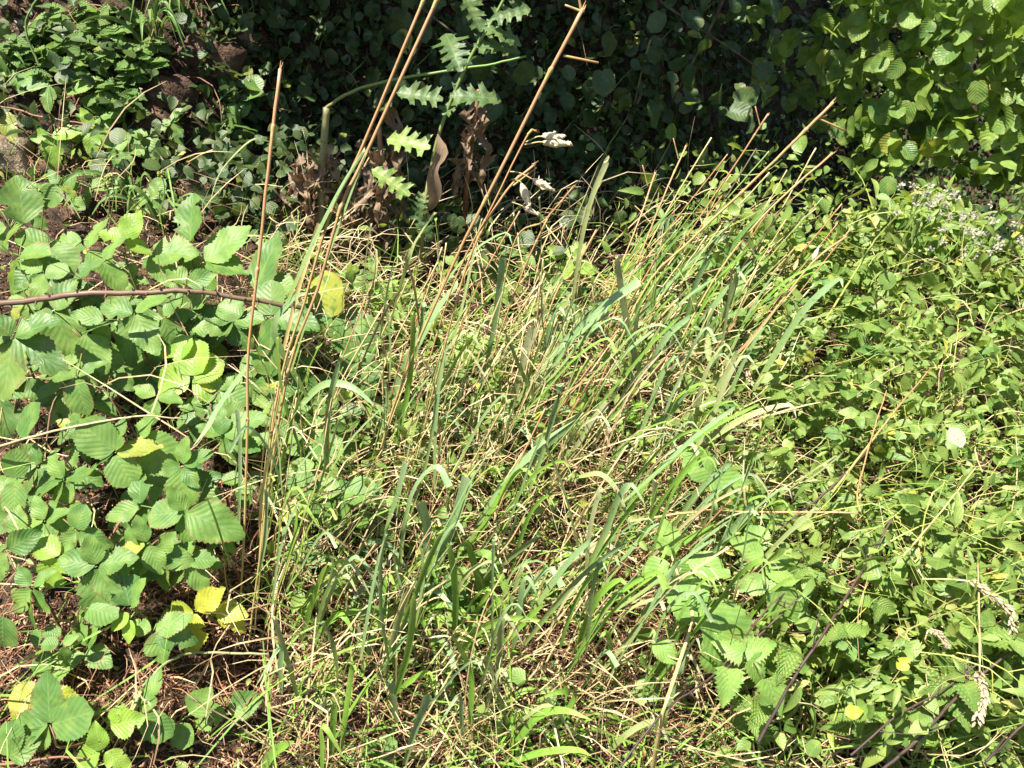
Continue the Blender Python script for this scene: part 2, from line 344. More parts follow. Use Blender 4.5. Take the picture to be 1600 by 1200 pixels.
HB = [leaf_tpl(p_point(0.25 + 0.05 * (k % 3), 0.34), n=7, cols=1, fold=0.2, droop=0.15 + 0.1 * (k % 3), seed=60 + k, wob=0.03) for k in range(5)]
LN = [leaf_tpl(p_lance(0.11 + 0.03 * k), n=7, cols=1, fold=0.35, droop=0.2 + 0.15 * k, seed=70 + k) for k in range(3)]
NE = [leaf_tpl(p_heart(0.30 + 0.03 * k), teeth=10, depth=0.14, fold=0.2, droop=0.12 + 0.1 * k, ridge=0.018, nv=7, basecut=0.05, seed=80 + k) for k in range(3)]
HE = [leaf_tpl(p_heart(0.46), n=8, cols=1, fold=0.12 * (k + 1), droop=0.1, basecut=0.16, seed=90 + k, wob=0.02) for k in range(2)]
MI = [leaf_tpl(p_heart(0.36), teeth=7, depth=0.12, fold=0.12, droop=0.15, ridge=0.022, nv=6, seed=95 + k, cols=2) for k in range(2)]
# low cost ones for the masses
TN = [leaf_tpl(p_point(0.28 + 0.06 * (k % 3), 0.36), n=4, cols=1, fold=0.25 + 0.2 * (k % 2), droop=0.1 + 0.12 * k, seed=100 + k) for k in range(4)]
TH = [leaf_tpl(p_round(0.44), n=5, cols=1, fold=0.15 + 0.15 * k, droop=0.12 + 0.1 * k, seed=110 + k, wob=0.02) for k in range(3)]

def lettuce_tpl(seed, curl=0.25, w=0.30, lobes=3):
    """pinnately lobed leaf: broad blade, few irregular spiny lobes with rounded bays"""
    rr = random.Random(seed); out = [(0.05, 0.0, 0.0), (0.07, 0.08, 0.08)]      # outline half: (x, y, midrib y)
    for i in range(lobes):
        st = 0.72 / lobes; a = 0.10 + 0.72 * i / lobes + rr.uniform(-.02, .02); ww = w * (0.8 + 0.35 * i / lobes) * rr.uniform(.8, 1.15); c = 0.10 + 0.03 * i / lobes
        out += [(c * .85, a, a), (ww * 0.6, a - 0.015, a + st * .14), (ww * 1.0, a - 0.045, a + st * .24), (ww * 0.9, a + st * .12, a + st * .34), (ww * 1.04, a + st * .22, a + st * .44),
                (ww * 0.78, a + st * .36, a + st * .54), (ww * 0.62, a + st * .5, a + st * .62), (c * 1.15, a + st * .62, a + st * .74), (c, a + st * .8, a + st * .85)]
    out += [(0.14, 0.84, 0.85), (0.19, 0.835, 0.88), (0.13, 0.89, 0.91), (0.10, 0.93, 0.94), (0.04, 0.97, 0.97), (0.0, 1.0, 1.0)]
    V, U = [], []
    for (x, y, m) in out:
        for k in (-1, -0.45, 0, 0.45, 1):
            xx = k * x; yy = m + (y - m) * abs(k)
            V.append((xx, yy, 0.25 * abs(xx) - curl * yy * yy + 0.02 * math.sin(yy * 30 + seed) * abs(k))); U.append((0.5 + 0.5 * xx / 0.3, m))
    F = []
    for i in range(len(out) - 1):
        for c in range(4): a = i * 5 + c; F.append((a, a + 1, a + 6, a + 5))
    return np.array(V), np.array(F), np.array(U)
LT = [lettuce_tpl(k, curl=0.12 + 0.13 * k, lobes=3 + (k == 3)) for k in range(4)]

_cache = {}
def leaf_mesh(tpls, key, matkey):
    k = random.randrange(len(tpls)); kk = (key, k, matkey)
    if kk not in _cache:
        v, f, uv = tpls[k]; _cache[kk] = make_mesh(key, v, f, uv, M[matkey])
    return _cache[kk]

def unit(v):
    v = np.asarray(v, float); return v / (np.linalg.norm(v) + 1e-12)

def frame(base, d, nrm, L, W=1.0):
    y = unit(d); z = np.asarray(nrm, float) - y * (y @ np.asarray(nrm, float)); z = unit(z); x = np.cross(y, z)
    m = np.eye(4); m[:3, 0] = x * L * W; m[:3, 1] = y * L; m[:3, 2] = z * L; m[:3, 3] = base
    return m

def frames(base, d, nrm, L, W=1.0):
    y = d / (np.linalg.norm(d, axis=1)[:, None] + 1e-12); z = nrm - y * np.sum(y * nrm, 1)[:, None]; z /= np.linalg.norm(z, axis=1)[:, None] + 1e-12
    x = np.cross(y, z); L = np.asarray(L)[:, None]
    return np.stack([x * L * W, y * L, z * L, base], -1)          # (n,3,4)

def scatter(tpls, mats_rows):
    """stamp leaf templates at every frame, as one mesh"""
    n = len(mats_rows); pick = rng.integers(0, len(tpls), n); parts = []
    for k, (v, f, uv) in enumerate(tpls):
        Mx = mats_rows[pick == k]
        if not len(Mx): continue
        V = np.einsum('nij,vj->nvi', Mx[:, :, :3], v) + Mx[:, None, :, 3]
        F = f[None] + (np.arange(len(Mx)) * len(v))[:, None, None]
        parts.append((V.reshape(-1, 3), F.reshape(-1, f.shape[1]), np.tile(uv, (len(Mx), 1))))
    return join(parts)

# ------------------------------------------------------------------ scene graph helpers
THINGS = []
def thing(name, loc, desc, cat, group=None, anchor=None, label=None):
    o = bpy.data.objects.new(name, None); COL.objects.link(o); o.location = tuple(map(float, loc)); o.empty_display_size = 0.02
    o['category'] = cat; o['kind'] = 'thing'
    if group: o['group'] = group
    THINGS.append((o, desc, group, anchor if anchor is not None else loc, label)); return o

def part(name, root, geo, mat, parent=None, kind=None, smooth=True):
    v, f, uv = geo
    me = make_mesh(name, np.asarray(v) - np.array(root.location)[None], f, uv, M[mat] if isinstance(mat, str) else mat, smooth)
    o = bpy.data.objects.new(name, me); COL.objects.link(o); o.parent = parent or root
    if kind: o['kind'] = kind
    return o

def put(name, root, me, m, parent=None):
    o = bpy.data.objects.new(name, me); COL.objects.link(o); o.parent = parent or root
    mm = m.copy(); mm[:3, 3] -= np.array(root.location); o.matrix_basis = Matrix(mm.tolist()); return o

def setting(name, me, kind='structure', label=None, cat=None):
    o = bpy.data.objects.new(name, me); COL.objects.link(o); o['kind'] = kind
    if label: o['label'] = label
    if cat: o['category'] = cat
    return o

U3 = np.array([0, 0, 1.0]); TOC = -FWD; SUNV = np.array(SUN)
def rn(s=1.0): return np.array([random.gauss(0, s) for _ in range(3)])
def facing(spread=0.3): return unit(0.55 * TOC + 0.35 * U3 + 0.35 * SUNV + rn(spread))
def imdir(deg, fwd=0.0): a = R(deg); return unit(RGT * math.cos(a) + UPV * math.sin(a) + FWD * fwd)

# ------------------------------------------------------------------ terrain
def axis(a, b, lo, hi, step, far):
    fine = np.arange(lo, hi + 1e-6, step); l = lo - np.geomspace(0.1, lo - a, 14)[::-1]; r = hi + np.geomspace(0.1, b - hi, 14)
    return np.concatenate([l, fine, r])
gx = axis(-40, 40, -2.6, 3.4, 0.035, 0); gy = axis(-30, 60, 0.2, 5.2, 0.035, 0)
X, Y = np.meshgrid(gx, gy); Z = ground_z(X, Y) + 0.012 * rng.standard_normal(X.shape) * (np.abs(X) < 3.4) * (Y < 5.2) * (Y > 0.2)
nx, ny = len(gx), len(gy); I = (np.arange(ny - 1)[:, None] * nx + np.arange(nx - 1)[None]).ravel()
setting('ground', make_mesh('ground', np.stack([X, Y, Z], -1).reshape(-1, 3), np.stack([I, I + 1, I + nx + 1, I + nx], 1), None, M['soil']))

# ------------------------------------------------------------------ masses that nobody could count
def area_samples(n, poly_fn, h_lo, h_hi):
    """random picture positions kept by a density function, dropped on the ground plus a height"""
    px = rng.uniform(-120, 1720, n); py = rng.uniform(-60, 1290, n)
    k = rng.random(n) < poly_fn(px, py); px, py = px[k], py[k]
    return px, py, hits(px, py, 0.0), rng.uniform(h_lo, h_hi, len(px))

def crest(px):   # picture height of the sunlit vegetation's upper edge
    return np.interp(px, [-200, 0, 250, 400, 560, 760, 1000, 1250, 1350, 1480, 1600, 1750], [290, 300, 340, 400, 430, 400, 390, 330, 300, 400, 520, 600])

def bare(px, py):   # places where brown litter shows through
    b = np.exp(-((px - 170) / 190) ** 2 - ((py - 1030) / 90) ** 2) + 0.8 * np.exp(-((px - 330) / 120) ** 2 - ((py - 1000) / 160) ** 2)
    b += 0.9 * np.exp(-((px - 930) / 190) ** 2 - ((py - 1040) / 150) ** 2) + 0.75 * np.exp(-((px - 600) / 150) ** 2 - ((py - 1140) / 90) ** 2)
    b += 0.7 * np.exp(-((px - 660) / 90) ** 2 - ((py - 470) / 60) ** 2) + 0.5 * np.exp(-((px - 480) / 80) ** 2 - ((py - 820) / 90) ** 2) + 0.6 * np.exp(-((px - 60) / 70) ** 2 - ((py - 640) / 60) ** 2)
    b += 0.8 * np.exp(-((px - 300) / 160) ** 2 - ((py - 260) / 70) ** 2)
    return np.clip(b, 0, 1)

def litter():
    px, py, P, h = area_samples(100000, lambda x, y: np.where(y > crest(x) - 40, 0.9, 0.45), 0.0, 0.045)
    P[:, 2] += h; n = len(P)
    tpl = []
    for k in range(4):
        rr = np.random.default_rng(k); v = rr.uniform(-1, 1, (6, 3)) * [0.5, 1, 0.35]; tpl.append((v, np.array([(0, 1, 2), (1, 3, 2), (2, 3, 4), (3, 5, 4)]), np.zeros((6, 2))))
    F = frames(P, rng.standard_normal((n, 3)), rng.standard_normal((n, 3)) + U3, rng.uniform(0.003, 0.0095, n))
    v, f, uv = scatter(tpl, F)
    setting('leaf_litter', make_mesh('leaf_litter', v, f, uv, M['litter'], False), 'stuff', 'reddish brown crumbs of dead leaves and moss covering the bank', 'leaf litter')
litter()

def bent_straws(n, dens, lmin, lmax, w, h0, h1, up, mat, name, label, cat, lean=(0.2, 0.0)):
    px, py, P, h = area_samples(n, dens, h0, h1); n = len(P); P[:, 2] += h
    s = np.linspace(0, 1, 5); L = rng.uniform(lmin, lmax, n)
    d0 = rng.standard_normal((n, 3)) * [1, 1, 0.35] + np.array([lean[0], lean[1], up]); d0 /= np.linalg.norm(d0, axis=1)[:, None]
    sag = rng.uniform(0.0, 0.7, n)
    path = P[:, None] + d0[:, None] * (s[None, :, None] * L[:, None, None]) - U3 * (s[None] ** 2 * (sag * L)[:, None])[..., None] + (rng.standard_normal((n, 1, 3)) * (np.sin(s * 3.14))[None, :, None] * (L * 0.12)[:, None, None])
    gz = ground_z(path[..., 0], path[..., 1]) + 0.004; path[..., 2] = np.maximum(path[..., 2], gz)
    side = np.cross(d0, rng.standard_normal((n, 3)) * 0.6 + TOC + U3); side /= np.linalg.norm(side, axis=1)[:, None] + 1e-9
    W = w * rng.uniform(0.6, 1.6, n)
    wt = np.array([0.7, 1, 1, 0.8, 0.25])
    off = side[:, None] * (W[:, None] * wt[None])[..., None] * 0.5
    V = np.stack([path - off, path + off], 2).reshape(-1, 3)
    i = (np.arange(n) * 10)[:, None] + np.arange(4)[None] * 2; F = np.stack([i, i + 1, i + 3, i + 2], -1).reshape(-1, 4)
    uv = np.stack([np.tile([0, 1.], n * 5), np.tile(np.repeat(s, 2), n)], 1)
    return setting(name, make_mesh(name, V, F, uv, M[mat]), 'stuff', label, cat)

front = lambda x, y: np.where(y > crest(x) - 30, 1.0, 0.0)
midmat = lambda x, y: front(x, y) * np.clip(np.exp(-((x - 780) / 330) ** 2 - ((y - 900) / 260) ** 2) * 1.2 + 0.5 * bare(x, y), 0, 1) * np.where(x < 420, 0.3, 1)
bent_straws(26000, midmat, 0.03, 0.15, 0.0015, 0.0, 0.10, 0.9, 'rustystraw', 'dead_stem_mat', 'reddish brown dead stems matted up between the grasses', 'dead stems', lean=(0.4, 0.0))
bent_straws(12000, lambda x, y: front(x, y) * (1 - 0.92 * bare(x, y)) * np.where(y > 900, 0.5, 1.0) * np.where((x > 430) & (x < 1180), 0.9, 0.08), 0.10, 0.30, 0.0021, 0.02, 0.22, 1.2, 'straw', 'bleached_straw', 'thin bleached straw standing through the grass', 'straw', lean=(0.6, 0.0))
bent_straws(16000, lambda x, y: front(x, y) * (0.35 + 0.65 * bare(x, y)), 0.02, 0.10, 0.0016, 0.0, 0.05, 0.25, 'rustystraw', 'brown_straw', 'short rusty brown straws matted over the soil', 'straw')
bent_straws(8000, lambda x, y: front(x, y) * np.where(x > 380, 0.8, 0.25) * (1 - 0.7 * bare(x, y)) * np.where(y > 950, 0.6, 1.0), 0.05, 0.20, 0.0016, 0.0, 0.10, 0.35, 'straw', 'dry_straw', 'pale dry straws tangled between the green stems', 'straw')
bent_straws(2600, lambda x, y: np.where((y < crest(x)) & (x < 900), np.where(x < 420, 0.8, 0.5), 0.0), 0.05, 0.2, 0.0022, 0.0, 0.05, 0.0, 'rustystraw', 'old_grass', 'withered grass hanging on the shaded bank', 'dead grass')
bent_straws(9000, lambda x, y: front(x, y) * (1 - 0.95 * bare(x, y)) * np.where((x > 420) & (x < 1250), 0.7, np.where(x >= 1250, 0.45, 0.08)), 0.08, 0.30, 0.0028, 0.0, 0.10, 1.0, 'blade_lime', 'fine_grass', 'fine green grass growing through the straw', 'grass', lean=(0.35, 0.0))

def under_mass(name, n, dens, h0, h1, lmin, lmax, mat, label, cat, tpls=None, spread=0.55, hpow=1.0):
    px, py, P, h = area_samples(n, dens, 0, 1); n = len(P)
    P[:, 2] += h0 + (h1 - h0) * h ** hpow
    nrm = 0.5 * TOC + 0.6 * U3 + rng.standard_normal((n, 3)) * spread; d = rng.standard_normal((n, 3)) + np.array([0.1, 0, -0.35])
    v, f, uv = scatter(tpls or TN, frames(P, d, nrm, rng.uniform(lmin, lmax, n)))
    return setting(name, make_mesh(name, v, f, uv, M[mat]), 'stuff', label, cat)

def clump(P, f=1.0):
    return 0.5 + 0.5 * np.sin(P[:, 0] * 11 * f + 2 * np.sin(P[:, 1] * 9 * f)) * np.sin(P[:, 1] * 13 * f + 2.2 * np.sin(P[:, 0] * 7 * f + 1))
def d_low(x, y): return front(x, y) * (1 - 0.9 * bare(x, y)) * np.where(x < 420, 0.35, 0.8)
under_mass('ground_cover', 12000, d_low, 0.005, 0.07, 0.010, 0.026, 'under', 'small green leaves creeping over the litter', 'ground cover', hpow=1.6)
def d_right(x, y):
    return front(x, y) * sst(930, 1180, x + 0.25 * (600 - y)) * (1 - 0.5 * bare(x, y))
def right_mass(name, n, dens, lmin, lmax, mat, tpls, label, hmax, spread=0.8, ph=0.0, thr=0.35, dv=-0.35, gap=0.25):
    """leafy growth in overlapping patches of its own kind, with dark gaps between the mounds"""
    px, py, P, h = area_samples(n, dens, 0, 1); c = clump(P) * 0.55 + clump(P + 0.37, 2.3) * 0.45; kind = clump(P + 1.7 + ph, 0.55)
    k = (rng.random(len(P)) < np.where(kind > thr, 1.0, 0.12)) & (rng.random(len(P)) < gap * 0.2 + 1.5 * sst(gap, 0.75, c)); P, h, c, px, py = P[k], h[k], c[k], px[k], py[k]; n = len(P)
    rise = hmax * (0.25 + 0.9 * c) * (1 + 0.95 * np.exp(-((py - crest(px)) / 120) ** 2) * sst(1080, 1280, px))
    P[:, 2] += 0.01 + rise * h ** 0.75; P[:, :2] += rng.standard_normal((n, 2)) * 0.02
    nrm = 0.5 * TOC + 0.5 * U3 + rng.standard_normal((n, 3)) * spread; d = rng.standard_normal((n, 3)) + np.array([0.1, -0.1, dv])
    L = rng.uniform(lmin, lmax, n) * rng.choice([0.7, 1.0, 1.3], n)
    v, f, uv = scatter(tpls, frames(P, d, nrm, L))
    setting(name, make_mesh(name, v, f, uv, M[mat]), 'stuff', label, 'undergrowth')
right_mass('undergrowth', 44000, d_right, 0.014, 0.032, 'under', TN, 'dense tangle of small pointed leaves on the right slope', 0.36, ph=0.0, thr=0.3, gap=0.34)
right_mass('broad_undergrowth', 24000, d_right, 0.022, 0.044, 'herb', TN[:2] + TH, 'patches of broader leaves on the right slope', 0.38, 0.7, ph=2.1, thr=0.58, gap=0.34)
right_mass('narrow_undergrowth', 24000, d_right, 0.025, 0.055, 'under', LN, 'narrow green leaves mixed through the tangle on the right', 0.40, 0.9, ph=4.4, thr=0.45, gap=0.34)
def d_mid(x, y): return front(x, y) * sst(380, 520, x) * (1 - sst(930, 1180, x)) * np.exp(-((y - 700) / 300) ** 2) * (1 - 0.85 * bare(x, y))
under_mass('low_leaves', 10500, d_mid, 0.02, 0.27, 0.014, 0.042, 'herb', 'low green leaves among the grass stems', 'undergrowth', spread=0.7)
bent_straws(4000, lambda x, y: d_right(x, y) * 0.9, 0.05, 0.20, 0.0014, 0.05, 0.36, 0.5, 'culm_green', 'thin_stems', 'thin green and straw coloured stems tangled through the right slope', 'undergrowth', lean=(0.4, 0.1))
bent_straws(2600, lambda x, y: d_right(x, y) * 0.9, 0.05, 0.20, 0.0012, 0.05, 0.30, 0.3, 'straw', 'dead_stems', 'dry stems caught in the green tangle on the right', 'undergrowth', lean=(0.4, 0.1))
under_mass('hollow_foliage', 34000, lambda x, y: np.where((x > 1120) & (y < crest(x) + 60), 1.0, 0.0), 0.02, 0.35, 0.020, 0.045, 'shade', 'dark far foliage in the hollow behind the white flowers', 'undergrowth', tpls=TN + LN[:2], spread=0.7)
px_, py_ = rng.uniform(1180, 1700, 15000), rng.uniform(0, 1, 15000); lo_ = np.interp(px_, [1180, 1300, 1400, 1500, 1700], [0.0, .18, .26, .24, .12])
Y_ = rng.uniform(2.3, 3.3, 15000); X_ = (px_ - 800) / FPX * Y_ / FWD[1] * 0.98; top_ = CAMZ - Y_ * np.interp(px_, [1180, 1300, 1400, 1500, 1600, 1700], [.36, .262, .235, .285, .35, .42]); g0_ = ground_z(X_, Y_)
c_ = 0.5 + 0.5 * np.sin(X_ * 14) * np.sin(Y_ * 11 + X_ * 5); Z_ = g0_ + (top_ - 0.14 * c_ - g0_) * (1 - 0.9 * py_ ** 2.2); ok_ = top_ > g0_ + .05
P_ = np.stack([X_, Y_, Z_], 1)[ok_]; n_ = len(P_)
v_, f_, u_ = scatter(TN + LN[:2], frames(P_, rng.standard_normal((n_, 3)) + [0, 0, -.5], 0.5 * TOC + 0.4 * U3 + rng.standard_normal((n_, 3)) * .7, rng.uniform(.022, .050, n_)))
setting('crest_thicket', make_mesh('crest_thicket', v_, f_, u_, M['under']), 'stuff', 'sunlit thicket of climbers rising under the hazel', 'undergrowth')
# shaded ivy mat on the bank at the back and far growth in the hollow
def d_back(x, y): return np.where(y < crest(x) + 10, np.where(x > 330, 1.0, 0.22), 0.0)
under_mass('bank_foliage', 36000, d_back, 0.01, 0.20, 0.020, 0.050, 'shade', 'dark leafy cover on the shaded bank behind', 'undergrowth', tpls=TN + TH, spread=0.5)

# ------------------------------------------------------------------ trees: the overhanging one that shades the back, and the hazel at the upper right
def limb(p0, p1, r0, r1, sag=0.0, wob=0.05, n=9):
    P = np.linspace(p0, p1, 4); P[1:3] += rng.standard_normal((2, 3)) * wob * np.linalg.norm(np.subtract(p1, p0)) * 0.5; P[1:3, 2] += sag
    return tube(smooth_path(P, n), np.linspace(r0, r1, n), 6)

def canopy():
    root = thing('overhanging_hazel', (-0.35, 4.15, float(ground_z(-0.35, 4.15)) - 0.05), '', 'tree', label='dark shaded hazel tree overhanging the back of the bank', anchor=at(760, 20, 2.6))
    b = np.array(root.location); tr = []
    part('trunk', root, limb(b, b + [0.1, -0.25, 1.1], 0.09, 0.06), 'bark')
    tops = []
    for k in range(13):
        e = np.array([-1.7 + 0.24 * k + random.uniform(-.1, .1), random.uniform(1.9, 2.6), random.uniform(2.1, 2.7)])
        m = b + [0.1, -0.25, 1.05]; part('limb', root, limb(m, e, 0.035, 0.008, 0.15), 'bark'); tops.append((m, e))
    # crown: added overhead to shade the back, outside the picture but for its lowest leaves
    n = 10000
    C = np.stack([rng.uniform(-2.1, 1.5, n), rng.uniform(1.7, 5.2, n), rng.uniform(1.95, 2.95, n)], 1)
    # ragged front edge, set back at both sides to keep them sunlit
    edge = 1.90 + 0.16 * np.sin(C[:, 0] * 4.1 + 1) + 0.12 * np.sin(C[:, 0] * 11) + 1.1 * sst(0.9, 1.7, -C[:, 0]) + 0.9 * sst(0.15, 0.8, C[:, 0])
    hole = np.sin(C[:, 0] * 7.3 + 2) * np.sin(C[:, 1] * 6.1 + 1) > 0.80
    C = C[(C[:, 1] > edge) & ~hole]; n = len(C)
    v, f, uv = scatter(TH, frames(C, rng.standard_normal((n, 3)) + [0, -0.3, -0.6], rng.standard_normal((n, 3)) * 0.5 + U3, rng.uniform(0.07, 0.12, n)))
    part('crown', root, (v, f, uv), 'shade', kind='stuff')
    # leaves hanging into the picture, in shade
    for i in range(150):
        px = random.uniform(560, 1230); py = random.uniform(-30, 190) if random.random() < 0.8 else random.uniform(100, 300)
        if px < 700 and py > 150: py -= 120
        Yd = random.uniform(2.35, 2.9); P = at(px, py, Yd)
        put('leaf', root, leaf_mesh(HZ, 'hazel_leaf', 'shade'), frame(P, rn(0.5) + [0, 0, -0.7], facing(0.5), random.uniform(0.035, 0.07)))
    for (a, c) in (((600, -60, 2.6), (800, 120, 2.5)), ((980, -60, 2.7), (1190, 110, 2.6)), ((700, -60, 2.7), (640, 110, 2.6)), ((1150, -60, 2.6), (1050, 160, 2.6))):
        p0 = at(*a); p0b = p0 + [0, .1, .45]
        part('twig', root, tube(smooth_path([p0b, p0, at(*c)], 10), np.linspace(0.010, 0.002, 10), 5), 'bark')
canopy()

def hazel():
    gx_, gy_ = 2.7, 3.4
    root = thing('hazel_bush', (gx_, gy_, float(ground_z(gx_, gy_)) - 0.03), '', 'bush', label='sunlit hazel bush with broad toothed leaves filling the upper right corner', anchor=at(1450, 150, 2.0))
    b = np.array(root.location)
    part('trunk', root, limb(b, b + [-0.15, -0.2, 0.95], 0.045, 0.03), 'bark')
    j = b + [-0.15, -0.2, 0.95]
    ends = [(1250, 60, 3.1), (1330, 190, 2.95), (1420, 40, 2.8), (1480, 180, 2.7), (1560, 90, 2.65), (1560, 230, 2.75), (1380, 250, 3.0), (1640, 150, 2.6), (1180, 120, 3.2), (1450, -40, 2.8), (1600, -20, 2.7)]
    paths = []
    for (x, y, Yd) in ends:
        e = at(x, y, Yd); P = np.array([j, j * 0.6 + e * 0.4 + [0, 0, 0.12], j * 0.25 + e * 0.75 + [0, 0, 0.05], e]); p = smooth_path(P, 14); paths.append(p)
        part('branch', root, tube(p, np.linspace(0.013, 0.0025, 14), 5), 'bark')
    def leafspot():
        while True:
            px = random.uniform(1150, 1680); py = random.uniform(-70, 320)
            lim = np.interp(px, [1150, 1250, 1350, 1450, 1550, 1700], [90, 170, 260, 250, 270, 310])
            if math.sin(px * .045 + py * .02) * math.sin(py * .055 - px * .013) > 0.35 and random.random() < .8: continue
            if py < lim and random.random() < np.interp(px, [1150, 1300, 1400, 1700], [0.35, 0.7, 1, 1]): break
        depth = np.interp(px, [1150, 1400, 1650], [3.1, 2.65, 2.45]) + abs(random.gauss(0, 0.26))
        return at(px, py, depth), depth
    spots = sorted([leafspot() for _ in range(980)], key=lambda s: s[1])
    fr = []
    for i, (P, dep) in enumerate(spots):
        nr = unit(0.35 * TOC + 0.45 * U3 + 0.45 * SUNV + rn(0.60)); d = unit(np.array([random.gauss(0, .8), random.gauss(-.2, .5), random.gauss(-0.55, 0.35)]))
        L = random.uniform(0.040, 0.078); m = frame(P, d, nr, L)
        if i < 290: put('leaf', root, leaf_mesh(HZ, 'hazel_leaf', 'hazel'), m)
        else: fr.append(m[:3])
    part('foliage', root, scatter(HZ, np.array(fr)), 'hazel', kind='stuff')
hazel()

# ------------------------------------------------------------------ stones in the bank at the upper left
def stone(px, py, r, mat, desc, sq=(1, .8, .75), Yd=None):
    c = hit(px, py, 0.0) + np.array([0, 0.02, -0.01]); 
    if Yd: c = at(px, py, Yd)
    root = thing('stone', c, '', 'stone', 'stones set in the bank', label=desc)
    nu, nv_ = 22, 14; ph = [random.uniform(0, 6) for _ in range(9)]
    V, U = [], []
    for i in range(nv_ + 1):
        for j in range(nu):
            th = math.pi * i / nv_; a = 2 * math.pi * j / nu
            d = np.array([math.sin(th) * math.cos(a), math.sin(th) * math.sin(a), math.cos(th)])
            k = 1 + 0.16 * math.sin(d[0] * 3.1 + ph[0]) * math.cos(d[1] * 2.7 + ph[1]) + 0.09 * math.sin(d[2] * 6 + ph[2] + d[0] * 4) + 0.05 * math.sin(d[0] * 13 + ph[3]) * math.sin(d[2] * 11 + ph[4]) - 0.06 * abs(math.sin(d[2] * 4 + d[0] * 3 + ph[5])) ** .3 + random.gauss(0, 0.014)
            dd = np.sign(d) * np.abs(d) ** 0.75
            V.append(c + dd * r * .82 * k * np.array(sq)); U.append((j / nu, i / nv_))
    F = [(i * nu + j, i * nu + (j + 1) % nu, (i + 1) * nu + (j + 1) % nu, (i + 1) * nu + j) for i in range(nv_) for j in range(nu)]
    part('rock', root, (np.array(V), np.array(F), np.array(U)), mat)
stone(330, 90, 0.105, 'stone_red', 'large reddish brown stone under the overhang, right of the balm plant', (1.1, .8, .9))
stone(262, 140, 0.085, 'stone_red', 'rusty stone with a pointed lower end behind the hanging grass blades', (1, .8, .9))
stone(372, 55, 0.07, 'stone_pale', 'small pale grey stone highest at the edge of the dark hollow', (.8, .7, 1.1))
stone(4, 245, 0.105, 'stone_pale', 'pale tan stone at the left edge under the arching bramble', (1.0, .8, 1.1))
stone(78, 262, 0.06, 'stone_red', 'dark brown stone beside the pale stone on the left edge', (1, .8, .8))
stone(290, 285, 0.06, 'stone_pale', 'pale stone half hidden in dry grass above the big bramble leaves', (.7, .7, 1.2))
stone(35, 40, 0.055, 'stone_pale', 'grey weathered stone behind the balm in the top left corner', (1.4, .7, .6))
stone(235, 190, 0.06, 'stone_red', 'flat reddish stone below the balm leaves')

# ------------------------------------------------------------------ brambles
def compound(root, stem_pt, node, leaflets, key='bramble', depthN=None):
    """petiole from stem to node; leaflets = [(dir, nrm, length)]"""
    mid = (stem_pt + node) / 2 + U3 * 0.012 + rn(0.006)
    o = part('compound_leaf', root, tube(smooth_path([stem_pt, mid, node], 6), np.linspace(0.0016, 0.0010, 6), 4), 'redstem' if key == 'bramble_dark' or random.random() < .4 else 'stem')
    for (d, n_, L) in leaflets:
        tp, nm = (BL, 'bramble_leaflet') if random.random() < 0.75 else (BLROUND, 'round_bramble_leaflet')
        put('leaflet', root, leaf_mesh(tp, nm, key), frame(node + unit(d) * 0.004, d, n_, L, random.uniform(0.88, 1.08)), parent=o)
    return o

def shoot(px, py, leaves, desc, h=0.2, key='bramble', label=None, dY=0.0):
    """leaves: [(node px, node py, [(image angle, length px)...], key?, lift?)]; one plant rising from the ground"""
    top = hit(px, py, h); base = np.array([top[0] + random.uniform(-.06, .06), top[1] + 0.05, 0.0]); base[2] = ground_z(base[0], base[1]) - 0.01
    root = thing('bramble_shoot', base, desc, 'bramble', 'bramble shoots covering the left of the bank', anchor=top, label=label)
    pts = [base, base * 0.4 + top * 0.6 + rn(0.01), top - U3 * 0.02]
    P = smooth_path(pts, 10); part('stem', root, tube(P, np.linspace(0.0032, 0.0018, 10), 5), 'redstem')
    for lf in leaves:
        nx_, ny_, ll = lf[:3]; k = lf[3] if len(lf) > 3 else key; lift = lf[4] if len(lf) > 4 else 0.0
        node = hit(nx_, ny_, h + lift + random.uniform(-.015, .015)); dist = (node - CP) @ FWD
        pn = facing(0.10); q = P[random.choice([6, 7, 8, 9])]
        out = []
        for (a, Lp) in ll:
            L = Lp / FPX * dist * 1.10; out.append((imdir(a, random.uniform(-0.25, 0.15)), unit(pn + rn(0.26)), L * random.uniform(.9, 1.1)))
        compound(root, q, node, out, k)

T3 = lambda x, y, a, s: (x, y, [(a, s), (a + 105 + random.uniform(-12, 12), s * .82), (a - 105 + random.uniform(-12, 12), s * .82)])
T5 = lambda x, y, a, s: (x, y, [(a, s), (a + 68, s * .92), (a - 68, s * .92), (a + 135, s * .66), (a - 135, s * .66)])
def wk(t, *k): return tuple(list(t) + list(k))
shoot(85, 205, [(80, 213, [(184, 30), (12, 42), (278, 46)], 'bramble_lime'), (78, 132, [(165, 48), (262, 36)]), (100, 142, [(25, 44)]), (2, 172, [(295, 46)], 'bramble_lime'), (147, 203, [(120, 32), (318, 32), (262, 38)], 'bramble_lime')],
      '', 0.10, label='arching bramble with bright three-part leaves below the white-flowered balm at upper left')
shoot(45, 345, [(38, 352, [(95, 74), (215, 40)]), (75, 388, [(150, 46), (320, 52)]), (30, 400, [(245, 52), (10, 44)]), T3(68, 425, 260, 48)],
      '', 0.26, label='pale bramble with one very large round leaf at the left edge')
shoot(190, 385, [(195, 378, [(65, 50), (155, 36), (340, 36)], 'bramble_lime', .02), T3(135, 392, 70, 56), T3(160, 410, 310, 58), (235, 395, [(0, 62), (300, 48)]), (130, 375, [(185, 54)])],
      '', 0.25, label='bramble with crisp lime young leaves at its tip, above the thorny cane')
